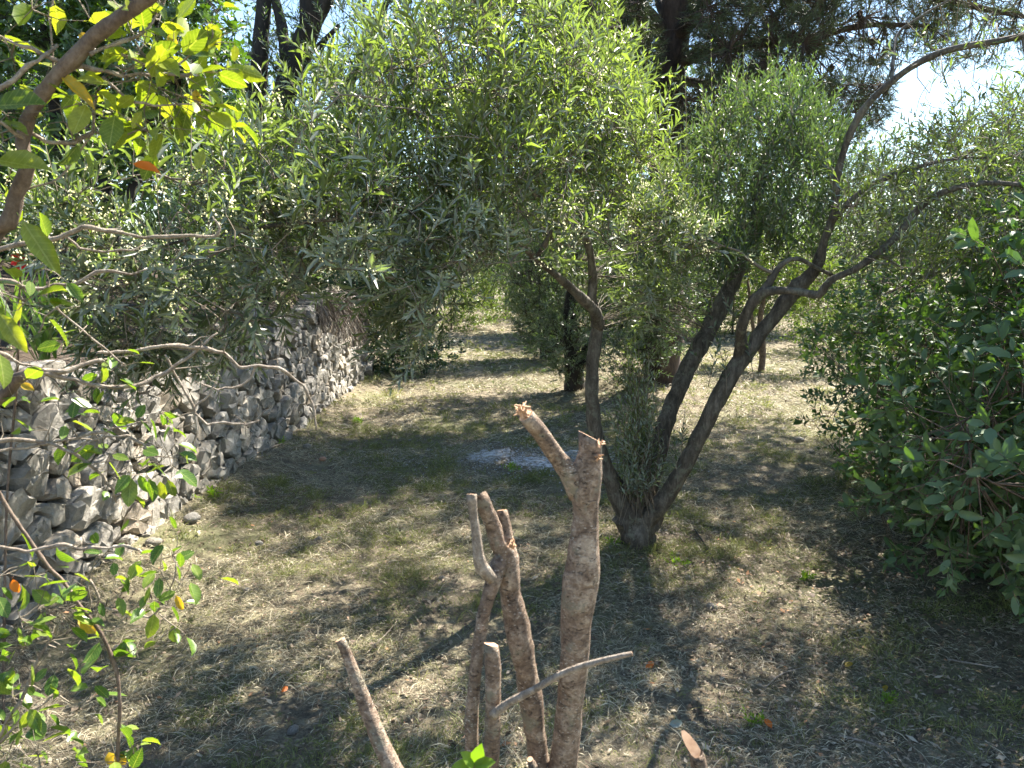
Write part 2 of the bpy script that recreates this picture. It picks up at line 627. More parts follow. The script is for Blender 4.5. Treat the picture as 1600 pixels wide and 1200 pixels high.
M_OLIVE = leaf_mat('olive_leaf', [(0, (.055, .072, .042)), (.4, (.10, .125, .060)), (.7, (.165, .205, .080)), (1, (.28, .335, .10))],
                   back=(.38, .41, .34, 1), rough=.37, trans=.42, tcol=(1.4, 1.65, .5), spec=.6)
M_OLIVE_D = leaf_mat('olive_leaf_shaded', [(0, (.05, .072, .04)), (.5, (.08, .115, .056)), (1, (.145, .195, .08))],
                     back=(.22, .25, .19, 1), rough=.42, trans=.36, tcol=(1.4, 1.7, .6))  # darker olive leaf, with the shade of the right crown put into its colour
M_LAUREL = leaf_mat('laurel_leaf', [(0, (.048, .092, .038)), (.6, (.085, .148, .058)), (1, (.14, .215, .075))],
                    back=(.12, .18, .09, 1), rough=.58, trans=.25, tcol=(1.6, 1.9, .35))
M_PITTO = leaf_mat('pittosporum_leaf', [(0, (.05, .10, .028)), (.6, (.10, .18, .045)), (1, (.21, .31, .06))],
                   back=(.10, .15, .07, 1), rough=.3, trans=.25, tcol=(1.6, 1.8, .3))
M_FRONT = leaf_mat('honeysuckle_leaf', [(0, (.10, .16, .022)), (.5, (.18, .245, .032)), (1, (.30, .33, .045))],
                   rough=.36, trans=.45, tcol=(1.6, 1.55, .35), veins=True)
M_SAPLING = leaf_mat('sapling_leaf', [(0, (.06, .13, .022)), (.6, (.12, .21, .035)), (1, (.22, .29, .045))], rough=.36, trans=.42, tcol=(1.6, 1.6, .35), veins=True)
M_YELLOW = leaf_mat('yellow_leaf', [(0, (.55, .36, .03)), (1, (.62, .45, .05))], rough=.5, trans=.5, tcol=(1.3, 1.1, .5), veins=True)
M_ORANGE = leaf_mat('orange_leaf', [(0, (.65, .17, .02)), (1, (.75, .24, .02))], rough=.5, trans=.4, tcol=(1.3, 1, .6))
M_BACK = leaf_mat('background_leaf', [(0, (.05, .08, .028)), (.5, (.10, .15, .045)), (1, (.20, .26, .07))],
                  rough=.5, trans=.38, tcol=(1.5, 1.6, .5))
M_BRIGHT = leaf_mat('bright_leaf', [(0, (.10, .19, .025)), (1, (.22, .34, .05))], rough=.45, trans=.5, tcol=(1.6, 1.7, .3))
M_IVY = leaf_mat('ivy_leaf', [(0, (.018, .045, .018)), (1, (.05, .10, .035))], rough=.4, trans=.15)
M_PINE = leaf_mat('pine_needle', [(0, (.05, .072, .042)), (.6, (.08, .105, .055)), (1, (.14, .16, .075))], rough=.5, trans=.2, tcol=(1.4, 1.5, .7))
M_STRAP = leaf_mat('strap_leaf', [(0, (.07, .13, .03)), (1, (.16, .24, .06))], rough=.4, trans=.35)
M_BARK_OLIVE = bark_mat('olive_bark', (.03, .024, .019), (.09, .076, .058), (.21, .185, .15), 22, .3, 1.0, (.15, .15, .11))
M_BARK_DARK = bark_mat('dark_bark', (.012, .010, .009), (.030, .025, .022), (.06, .05, .045), 10, .3, .8)
M_BARK_PINE = bark_mat('pine_bark', (.02, .016, .014), (.065, .045, .036), (.12, .085, .065), 8, .35, 1.0)
M_BARK_CUT = bark_mat('cut_stem_bark', (.062, .040, .027), (.20, .138, .094), (.42, .335, .25), 34, 1.2, 1.0, (.20, .175, .125), spots=True)
M_BARK_TWIG = bark_mat('grey_twig_bark', (.12, .09, .065), (.27, .22, .17), (.46, .40, .33), 60, .9, .7)
M_BARK_BROWN = bark_mat('brown_branch_bark', (.06, .04, .028), (.13, .092, .065), (.22, .17, .13), 40, .6, .5)
M_TWIG = plain_mat('twig', [(0, (.10, .08, .055)), (1, (.24, .20, .15))], .8)
M_CUTWOOD = plain_mat('fresh_wood', [(.3, (.40, .22, .12)), (.6, (.60, .38, .23)), (.8, (.68, .50, .34))], .75, False, 60)
M_STRAW = plain_mat('straw', [(0, (.16, .138, .098)), (.35, (.31, .275, .19)), (.7, (.50, .445, .305)), (1, (.66, .60, .43))], .7, True, trans=.22)
M_GRASS = plain_mat('grass_blade', [(0, (.10, .135, .035)), (.5, (.21, .235, .065)), (1, (.38, .365, .13))], .55, True, trans=.35)
M_LITTER = plain_mat('leaf_litter', [(0, (.08, .052, .034)), (.4, (.18, .125, .08)), (.75, (.32, .25, .17)), (.93, (.42, .36, .27)), (1, (.42, .19, .07))], .7, True, trans=.12)
M_FLOWER = plain_mat('olive_blossom', [(0, (.38, .38, .16)), (1, (.62, .60, .36))], .7, True, trans=.3)
M_RED = plain_mat('red_petal', [(0, (.65, .015, .015)), (1, (.75, .03, .02))], .5, True, trans=.3)
M_CONE = plain_mat('pine_cone', [(0, (.06, .04, .03)), (1, (.12, .08, .055))], .8)
M_ROOT = plain_mat('dry_root', [(0, (.04, .032, .026)), (.6, (.12, .095, .075)), (1, (.30, .26, .21))], .9)


def stone_mat():
    m, nt, out = nodes_of('limestone')
    tc = N_(nt, 'ShaderNodeTexCoord')
    oi = N_(nt, 'ShaderNodeObjectInfo')
    cb = N_(nt, 'ShaderNodeCombineXYZ')
    for k in range(3):
        nt.links.new(math_(nt, 'MULTIPLY', oi.outputs['Random'], 31.7 + 13 * k), cb.inputs[k])
    va = N_(nt, 'ShaderNodeVectorMath', operation='ADD')
    nt.links.new(tc.outputs['Object'], va.inputs[0]); nt.links.new(cb.outputs[0], va.inputs[1])
    co = va.outputs[0]
    n1 = noise(nt, 7, 8, .68, co, .4)
    n2 = noise(nt, 38, 6, .7, co)
    n3 = noise(nt, 120, 3, .7, co)
    base = ramp(nt, n1, [(.30, (.19, .178, .160)), (.5, (.325, .308, .280)), (.68, (.46, .438, .40))])
    per = ramp(nt, oi.outputs['Random'], [(0, (.82, .82, .81)), (.45, (1, .985, .95)), (.85, (1.12, 1.07, .98)), (.96, (1.05, .93, .79)), (1, (1.05, .93, .79))])
    col = mixc(nt, 1.0, base, per, 'MULTIPLY')
    col = mixc(nt, ramp(nt, n2, [(.34, (.6, .6, .6)), (.44, (0, 0, 0))]), col, (.17, .163, .155, 1))
    col = mixc(nt, ramp(nt, noise(nt, 16, 5, .7, co), [(.60, (0, 0, 0)), (.68, (.8, .8, .8))]), col, (.48, .47, .43, 1))
    b = N_(nt, 'ShaderNodeBsdfPrincipled', Roughness=.92)
    b.inputs['Specular IOR Level'].default_value = .25
    nt.links.new(col, b.inputs['Base Color'])
    h = math_(nt, 'ADD', n1, math_(nt, 'ADD', math_(nt, 'MULTIPLY', n2, .55), math_(nt, 'MULTIPLY', n3, .2)))
    bp = N_(nt, 'ShaderNodeBump', Strength=1.0, Distance=.018)
    nt.links.new(h, bp.inputs['Height']); nt.links.new(bp.outputs[0], b.inputs['Normal'])
    nt.links.new(b.outputs[0], out.inputs[0])
    return m


M_STONE = stone_mat()


def ground_mat(name, dark, mid, light, green):
    m, nt, out = nodes_of(name)
    tc = N_(nt, 'ShaderNodeTexCoord')
    co = tc.outputs['Object']
    big = noise(nt, .8, 5, .6, co)
    med = noise(nt, 9, 7, .7, co, .5)
    fine = noise(nt, 70, 5, .75, co, 1.0)
    f = math_(nt, 'ADD', math_(nt, 'MULTIPLY', med, .5), math_(nt, 'MULTIPLY', fine, .5))
    col = ramp(nt, f, [(.36, dark), (.5, mid), (.63, light)])
    col = mixc(nt, ramp(nt, math_(nt, 'ADD', math_(nt, 'MULTIPLY', big, .6), math_(nt, 'MULTIPLY', med, .4)), [(.47, (0, 0, 0)), (.62, (.65, .65, .65))]), col, green)
    b = N_(nt, 'ShaderNodeBsdfPrincipled', Roughness=.95)
    b.inputs['Specular IOR Level'].default_value = .15
    nt.links.new(col, b.inputs['Base Color'])
    bp = N_(nt, 'ShaderNodeBump', Strength=.8, Distance=.03)
    nt.links.new(f, bp.inputs['Height']); nt.links.new(bp.outputs[0], b.inputs['Normal'])
    nt.links.new(b.outputs[0], out.inputs[0])
    return m


M_GROUND = ground_mat('dry_ground', (.06, .05, .037), (.17, .143, .10), (.34, .295, .205), (.13, .145, .06, 1))
M_SOIL = ground_mat('dark_soil', (.03, .023, .017), (.07, .052, .038), (.14, .11, .08), (.06, .055, .03, 1))

# ------------------------------------------------------------------ the ground
def grid_sheet(xs, ys, hf):
    X, Y = np.meshgrid(xs, ys, indexing='ij')
    p = np.stack([X.ravel(), Y.ravel()], 1)
    V = np.concatenate([p, hf(p)[:, None]], 1)
    nx, ny = len(xs), len(ys)
    i = np.arange(nx - 1)[:, None] * ny + np.arange(ny - 1)[None]
    return V, [np.stack([i, i + ny, i + ny + 1, i + 1], -1).reshape(-1, 4)]


xs = np.concatenate([[-250, -120, -60, -30, -15, -8, -5], np.arange(-3.4, 7, .1), np.arange(7, 14, .4), [16, 20, 30, 50, 90, 150, 250]])
ys = np.concatenate([[-80, -30, -10, -4, -1], np.arange(0, 12, .1), np.arange(12, 30, .3), [32, 36, 42, 50, 60, 80, 120, 200, 400]])
V, f = grid_sheet(xs, ys, ground_h)
ground = obj('ground', make_mesh('ground', V, f, None, M_GROUND, True))
ground['kind'] = 'structure'


WALL_X = -2.3
WALL_Y0, WALL_Y1 = 3.0, 11.7


def wall_top(y):
    return 1.08 + 0.045 * (y - 3) + 0.08 * np.sin(y * 2.1) + 0.05 * np.sin(y * 5.3 + 1)


def terrace_h(p):
    x = -p[:, 0] + WALL_X
    h = 1.03 + 0.03 * (np.clip(p[:, 1], 0, 14) - 3) + 0.22 * np.clip(x, 0, 8) * sstep(0.1, 1.5, x) + 0.08 * (vnoise(p, 1.3, 9) - .5)
    return h


xs = np.concatenate([[-200, -80, -40, -20, -12], np.arange(-8, WALL_X - .2, .2), [WALL_X - .2]])
ys = np.concatenate([[-60, -20, -5], np.arange(0, 12.0, .25), [12.0]])
V, f = grid_sheet(xs, ys, terrace_h)
terrace = obj('terrace_ground', make_mesh('terrace_ground', V, f, None, M_SOIL, True))
terrace['kind'] = 'structure'

# ------------------------------------------------------------------ the dry stone wall
wall = thing('stone_wall', (WALL_X, 7, 0), 'rough grey dry stone retaining wall along the shaded path', 'wall')


def clip_half(poly, p, n):
    """keep the part of poly where (x-p).n <= 0"""
    out = []
    for i in range(len(poly)):
        a, b = poly[i], poly[(i + 1) % len(poly)]
        da, db = (a - p).dot(n), (b - p).dot(n)
        if da <= 0:
            out.append(a)
        if da * db < 0:
            out.append(a + (b - a) * (da / (da - db)))
    return out


def build_wall():
    pts, rad = [], []
    tries = 0
    while tries < 9000:
        tries += 1
        y = RG.uniform(WALL_Y0, WALL_Y1); zt = wall_top(y)
        z = RG.uniform(-.02, zt + .02)
        big = RG.random()
        r = (0.08 + 0.065 * RG.random()) if tries < 1500 else (0.048 + 0.045 * RG.random())
        if tries > 6000:
            r = 0.042
        p = np.array([y, z])
        ok = True
        for q, s in zip(pts, rad):
            dd = p - q
            if dd[0] ** 2 * .75 + dd[1] ** 2 * 1.35 < (r + s) ** 2 * 1.0:
                ok = False; break
        if ok:
            pts.append(p); rad.append(r)
    pts = np.array(pts); rad = np.array(rad)
    made = []
    sc_ = np.array([.87, 1.16])
    for i in range(len(pts)):
        p = pts[i]; r = rad[i]
        zt = wall_top(p[0])
        box = [np.array(q) for q in ((p[0] - .42, -.10), (p[0] + .42, -.10), (p[0] + .42, zt + .03), (p[0] - .42, zt + .03))]
        d = np.linalg.norm((pts - p) * sc_, axis=1)
        poly = box
        for j in np.argsort(d)[1:26]:
            if d[j] > 1.0:
                break
            v = (pts[j] - p) * sc_ ** 2
            nn = v / np.linalg.norm(v)
            t = 0.5 + (r * r - rad[j] ** 2) / (2 * d[j] ** 2)
            poly = clip_half(poly, p + (pts[j] - p) * t, nn)
            if len(poly) < 3:
                break
        if len(poly) < 3:
            continue
        poly = np.array(poly)
        c = poly.mean(0)
        # knock the corners off
        q = []
        for k in range(len(poly)):
            a, b = poly[k], poly[(k + 1) % len(poly)]
            ln = np.linalg.norm(b - a)
            if ln < .03:
                q.append((a + b) / 2); continue
            e = min(.2, .012 / ln + .05)
            q.append(a + (b - a) * e)
            if ln > .16:
                q.append((a + b) / 2 + RG.normal(0, .006, 2))
            q.append(b + (a - b) * e)
        q = np.array(q)
        if len(q) < 5:
            continue
        size = np.sqrt(abs(np.sum(q[:, 0] * np.roll(q[:, 1], -1) - q[:, 1] * np.roll(q[:, 0], -1))) / 2)
        if size < .045:
            continue
        gap = min(.011, .08 * size) * RG.uniform(.5, 1.5)
        k0 = 1 - gap / max(size * .5, .03)
        proud = RG.uniform(-.012, .026) + .04 * min(size, .35)
        bul = RG.uniform(.08, .17) * size
        tilt = RG.normal(0, .13, 2)
        n = len(q)
        rings = []
        for kk, dep in ((k0 * .9, -.22), (k0, -.05), (k0 * .99, bul * .45), (k0 * .93, bul * .88), (k0 * .6, bul * 1.0)):
            pr = c + (q - c) * kk
            pr = pr + RG.normal(0, .006 + .022 * size * (dep > 0), pr.shape)
            dp = dep + ((pr - c) @ tilt) * (dep > 0) + RG.normal(0, .042 * size, n) * (dep > 0)
            rings.append(np.stack([dp, pr[:, 0], pr[:, 1]], 1))
        rings.append(np.array([[bul + RG.normal(0, .03 * size), c[0], c[1]]]))
        V = np.concatenate(rings)
        base = np.array([WALL_X + proud - .08 * c[1], 0, 0])
        V = V + base
        cen = np.array([base[0], c[0], c[1]])
        fs = []
        i0 = np.arange(n); i1 = (i0 + 1) % n
        Q = np.concatenate([np.stack([k * n + i0, k * n + i1, (k + 1) * n + i1, (k + 1) * n + i0], 1) for k in range(4)])
        T = np.stack([4 * n + i0, 4 * n + i1, np.full(n, 5 * n)], 1)
        made.append((size / (c[0] ** 1.0), cen, V, Q, T))
    made.sort(key=lambda s: -s[0])
    small = Geo()
    for k, (_, cen, V, Q, T) in enumerate(made):
        if k >= 300:
            small.add(V, [Q, T])
            continue
        me = make_mesh('stone', V - cen, [Q, T], None, M_STONE, False)
        sm = np.zeros(len(Q) + len(T), bool); sm[:] = True
        me.polygons.foreach_set('use_smooth', sm)
        me.set_sharp_from_angle(angle=math.radians(27))
        o = bpy.data.objects.new('stone', me)
        COL.objects.link(o); o.parent = wall
        o.location = Vector(cen) - wall.location
    if small.n:
        child('small_stones', small.mesh('small_stones', M_STONE, True), wall, 'stuff')


build_wall()
# the earth and rubble that the stones hold back
yy = np.linspace(WALL_Y0, WALL_Y1 + .1, 40)
Vc, Fc = [], []
for y in yy:
    zt = float(wall_top(y))
    for x, z in ((WALL_X - .07, -.15), (WALL_X - .075 - .08 * zt, zt - .05), (WALL_X - .7, zt - .02), (WALL_X - .7, -.15)):
        Vc.append((x, y, z))
i = np.arange(len(yy) - 1)[:, None] * 4
j = np.arange(4)[None]
Qc = np.stack([i + j, i + 4 + j, i + 4 + (j + 1) % 4, i + (j + 1) % 4], -1).reshape(-1, 4)
e = (len(yy) - 1) * 4
child('earth_core', make_mesh('earth_core', np.array(Vc), [Qc, np.array([[e, e + 1, e + 2, e + 3], [3, 2, 1, 0]])], None, M_SOIL), wall)

# dry roots and thatch hanging over its far end, dead grass on its top
def strands(A, D, L, w, sag, rnd):
    """three-point ribbons that bend down by sag"""
    n = len(A)
    D = unit(D)
    S = unit(np.cross(D, RG.normal(size=(n, 3))))
    M = A + D * (L * .5)[:, None]; M[:, 2] -= sag * L * .12
    B = A + D * L[:, None]; B[:, 2] -= sag * L * .5
    V = np.stack([A, M + S * w[:, None], M - S * w[:, None], B], 1).reshape(-1, 3)
    Fq = (np.arange(n)[:, None, None] * 4 + np.array([[0, 2, 1], [1, 2, 3]])[None]).reshape(-1, 3)
    return V, [Fq], np.repeat(rnd, 4)


g = Geo()
n = 2600
y = RG.uniform(9.0, 11.7, n) ; zt = wall_top(y)
A = np.stack([WALL_X - .08 * zt + RG.uniform(-.1, .14, n), y, zt - RG.random(n) ** 1.6 * .62 * sstep(8.6, 10.6, y) + .05], 1)
D = np.stack([RG.normal(.15, .25, n), RG.normal(0, .3, n), RG.uniform(-1, -.3, n)], 1)
g.add(*strands(A, D, RG.uniform(.10, .4, n), RG.uniform(.002, .006, n), .4, RG.random(n)))
n = 5000
y = RG.uniform(2.8, 11.7, n); zt = wall_top(y)
A = np.stack([WALL_X - .08 * zt + RG.uniform(-.55, .05, n), y, zt + RG.uniform(-.03, .04, n)], 1)
D = np.stack([RG.normal(.4, .6, n), RG.normal(0, .6, n), RG.uniform(-.2, .7, n)], 1)
g.add(*strands(A, D, RG.uniform(.06, .28, n), RG.uniform(.0015, .004, n), 1.2, RG.random(n)))
child('hanging_roots', g.mesh('hanging_roots', M_ROOT), wall, 'stuff')

# ------------------------------------------------------------------ grass, straw and litter (nobody could count them)
def scatter(xr, yr, n):
    p = np.stack([RG.uniform(*xr, n), RG.uniform(*yr, n)], 1)
    return p


def on_ground(p, dz=0.0):
    return np.concatenate([p, (ground_h(p) + dz)[:, None]], 1)


ASH = np.array([0.12, 6.75])


def build_straw():
    g = Geo()
    for yr, n, L, w in (((2.2, 4.2), 70000, (.018, .085), .0014), ((4.2, 7.5), 80000, (.025, .11), .0021), ((7.5, 13), 44000, (.05, .13), .0044), ((13, 32), 22000, (.10, .30), .011)):
        hw = 0.75 * yr[1] + .4
        p = scatter((max(-2.5, -hw), min(hw, 9)), yr, int(n * 1.35))
        inview = np.abs(p[:, 0]) < .74 * p[:, 1] + .5
        m = vnoise(p, 2.2, 11) * .6 + vnoise(p, 6.0, 12) * .4
        keep = inview & (RG.random(len(p)) < (.04 + 1.25 * sstep(.28, .62, m)) * (1 - .55 * sstep(.9, 1.6, p[:, 0]) * sstep(5.2, 4.4, p[:, 1]))) & ((p[:, 0] > WALL_X + .05) | (p[:, 1] > 12))
        keep &= ~((((p - ASH) / np.array([.55, .5])) ** 2).sum(1) < RG.uniform(-.5, 1.0, len(p)))
        p = p[keep]; k = len(p)
        A = on_ground(p, .004) + np.stack([0 * p[:, 0], 0 * p[:, 0], RG.random(k) ** 2 * .035], 1)
        # mown clippings: lie flat, combed in swirls
        an = vnoise(p, 1.6, 13) * 9 + RG.normal(0, 1.8, k)
        el = np.abs(RG.normal(.05, .22, k))
        D = np.stack([np.cos(an) * np.cos(el), np.sin(an) * np.cos(el), np.sin(el)], 1)
        L_ = L[0] + (L[1] * 1.7 - L[0]) * RG.random(k) ** 2.6
        V, fs, r = strands(A, D, L_, RG.uniform(.6, 1.5, k) * w, 1.0, np.clip(RG.random(k) * .75 + .35 * (vnoise(p, 1.7, 14) - .3), 0, .999))
        g.add(V, fs, r)
    o = obj('dry_grass_clippings', g.mesh('dry_grass_clippings', M_STRAW))
    tag(o, 'dry mown grass clippings strewn over the path', 'straw', kind='stuff')
    g = Geo()
    for yr, n, L, w in (((2.2, 4.5), 64000, (.015, .065), .0014), ((4.5, 8.5), 66000, (.02, .075), .0023), ((8.5, 16), 32000, (.03, .10), .005), ((16, 40), 15000, (.05, .16), .011)):
        hw = 0.75 * yr[1] + .4
        p = scatter((max(-2.5, -hw), min(hw, 12)), yr, int(n * 1.7))
        inview = np.abs(p[:, 0]) < .74 * p[:, 1] + .5
        m = vnoise(p, .9, 21) * .5 + vnoise(p, 3.3, 22) * .5
        keep = inview & (RG.random(len(p)) < sstep(.36, .60, m) * .95 + .10) & ((p[:, 0] > WALL_X + .05) | (p[:, 1] > 12))
        keep &= ~((((p - ASH) / np.array([.6, .5])) ** 2).sum(1) < 1)
        p = p[keep]
        q = p[::9]                                            # blades stand in little tufts
        p = (q[:, None] + RG.normal(0, .010 + .0012 * yr[0], (len(q), 9, 2))).reshape(-1, 2)
        k = len(p)
        A = on_ground(p, 0)
        D = np.stack([RG.normal(0, .55, k), RG.normal(0, .55, k), np.ones(k)], 1)
        g.add(*strands(A, D, RG.uniform(*L, k) * (.6 + .8 * vnoise(p, 3.3, 22) + 1.6 * sstep(.66, .8, vnoise(p, 4.7, 25))), RG.uniform(.7, 1.3, k) * w, .9, np.clip(RG.random(k) * .7 + .45 * (vnoise(p, .7, 23) - .2), 0, .999)))
    o = obj('grass', g.mesh('grass', M_GRASS))
    tag(o, 'short green grass growing in patches along the path', 'grass', kind='stuff')
    # fallen leaves too small to count
    p = np.concatenate([scatter((-2.2, 3.2), (2.2, 5.5), 15000), scatter((-2.3, 4), (5.5, 12), 9000), scatter((.7, 3.2), (2.2, 4.8), 9000)])
    k = len(p)
    P = on_ground(p, .012)
    D = np.stack([RG.normal(size=k), RG.normal(size=k), RG.normal(0, .25, k)], 1)
    Nn = np.stack([RG.normal(0, .35, k), RG.normal(0, .35, k), np.ones(k)], 1)
    L_ = RG.uniform(.010, .030, k) * (1 + .7 * (RG.random(k) < .12))
    V, fs, m = leaves_geo(P, D, Nn, L_, L_ * RG.uniform(.25, .55, k), 'quad', RG.uniform(-2, 3, k))
    o = obj('leaf_litter', make_mesh('leaf_litter', V, fs, np.repeat(RG.random(k) ** 1.0, m), M_LITTER, True))
    tag(o, 'small dry brown leaf litter scattered on the ground', 'leaf litter', kind='stuff')


build_straw()

# ------------------------------------------------------------------ the olive tree that arches over the path
def px_path(spec):
    """[(px, py, Y, radius in px)] -> points, radii in metres"""
    pts = np.array([at(a, b, c) for a, b, c, d in spec])
    rad = np.array([d * c / F for a, b, c, d in spec])
    return pts, rad


OY = 4.4
_b = at(1005, 885, OY)
olive = thing('olive_tree', (_b[0], _b[1], float(ground_h(_b[:2])[0])), 'forked grey olive tree arching silvery leaves over the path', 'olive tree')
NOD, RAD = [], []


def olive_limb(name, spec, sides=14, rough=.13, seed=0):
    rough *= 1.5
    spec = [(a, b, c, d * (.87 if name == 'trunk' else .75)) for a, b, c, d in spec]
    pts, rad = px_path(spec)
    o = limb(name, olive, pts, rad, M_BARK_OLIVE, sides, .035, rough, seed, nscale=14)
    c, r = catmull(pts, rad, .12)
    NOD.extend(list(c)); RAD.extend(list(r))
    return o


olive_limb('trunk', [(1010, 930, 4.40, 50), (1006, 897, 4.40, 37), (1001, 860, 4.40, 31), (996, 825, 4.40, 36), (994, 797, 4.40, 34), (994, 772, 4.42, 20)], 24, .26, 3)
NOD.clear(); RAD.clear()
LIMB_L = olive_limb('limb', [(992, 815, 4.40, 26), (972, 785, 4.38, 24), (955, 750, 4.36, 19), (940, 715, 4.34, 17), (928, 660, 4.32, 15), (925, 600, 4.3, 14), (928, 545, 4.3, 14), (934, 503, 4.3, 14),
                    (925, 470, 4.25, 11), (926, 430, 4.25, 9), (918, 380, 4.2, 8), (890, 320, 4.1, 6), (870, 240, 4.0, 5), (860, 150, 3.9, 3.5)], 14, .1, 4)
under(olive_limb('branch', [(936, 512, 4.3, 12), (930, 488, 4.22, 12), (905, 462, 4.1, 10), (872, 432, 3.95, 8), (838, 405, 3.75, 7), (805, 372, 3.6, 6), (770, 350, 3.45, 6), (690, 335, 3.2, 5.5), (600, 330, 2.95, 5),
                    (500, 345, 2.75, 4.5), (400, 355, 2.6, 4), (290, 375, 2.5, 3), (200, 400, 2.42, 2.2)], 10, .1, 5), LIMB_L)
under(olive_limb('branch', [(838, 405, 3.75, 6), (868, 340, 3.7, 6), (818, 288, 3.6, 6), (787, 267, 3.5, 6), (765, 272, 3.4, 5), (735, 300, 3.3, 4), (640, 260, 3.1, 4), (540, 200, 3.0, 3)], 8, .1, 6), LIMB_L)
under(olive_limb('branch', [(787, 267, 3.5, 5), (783, 220, 3.45, 5), (800, 150, 3.4, 4), (790, 60, 3.4, 3)], 8, .1, 7), LIMB_L)
olive_limb('limb', [(1000, 808, 4.42, 26), (1018, 740, 4.5, 21), (1045, 645, 4.6, 18), (1080, 565, 4.7, 18), (1118, 495, 4.8, 18), (1143, 445, 4.85, 17), (1165, 385, 4.9, 12), (1185, 310, 4.9, 9), (1200, 220, 4.9, 6)], 14, .12, 8)
LIMB_R = olive_limb('limb', [(1003, 820, 4.36, 24), (1045, 770, 4.3, 18), (1088, 692, 4.25, 17), (1128, 612, 4.2, 17), (1158, 562, 4.2, 18), (1200, 507, 4.2, 15), (1248, 447, 4.2, 17), (1275, 418, 4.15, 12), (1288, 375, 4.1, 8.5),
                    (1304, 330, 4.05, 7.5), (1311, 262, 4.0, 7.2), (1342, 182, 3.9, 7), (1400, 122, 3.8, 6.6), (1470, 82, 3.7, 6.4), (1560, 64, 3.6, 6), (1680, 40, 3.5, 5)], 14, .1, 9)
under(olive_limb('branch', [(1138, 605, 4.24, 8), (1150, 575, 4.23, 12), (1156, 545, 4.17, 12), (1161, 505, 4.05, 11), (1182, 465, 4.0, 11), (1212, 454, 3.95, 9), (1250, 456, 3.9, 8), (1280, 460, 3.85, 8), (1298, 438, 3.8, 7), (1345, 415, 3.75, 7),
                    (1400, 370, 3.7, 7), (1442, 320, 3.65, 7), (1492, 294, 3.6, 6), (1560, 286, 3.55, 5), (1660, 300, 3.5, 4)], 10, .1, 10), LIMB_R)
under(olive_limb('branch', [(1182, 465, 4.0, 9), (1202, 442, 4.0, 8), (1219, 415, 4.0, 6), (1245, 404, 4.0, 5), (1275, 418, 4.05, 4), (1300, 430, 4.1, 4)], 8, .1, 11), LIMB_R)
under(olive_limb('branch', [(1300, 345, 4.05, 7), (1345, 300, 4.0, 6), (1400, 272, 4.0, 5), (1480, 250, 4.0, 3.5), (1560, 245, 4.0, 2.5)], 8, .1, 12), LIMB_R)
under(olive_limb('branch', [(1393, 130, 3.82, 4), (1396, 90, 3.9, 3.5), (1404, 52, 4.0, 3), (1440, 25, 4.0, 2.4), (1500, -10, 4.0, 1.6)], 8, .1, 13), LIMB_R)


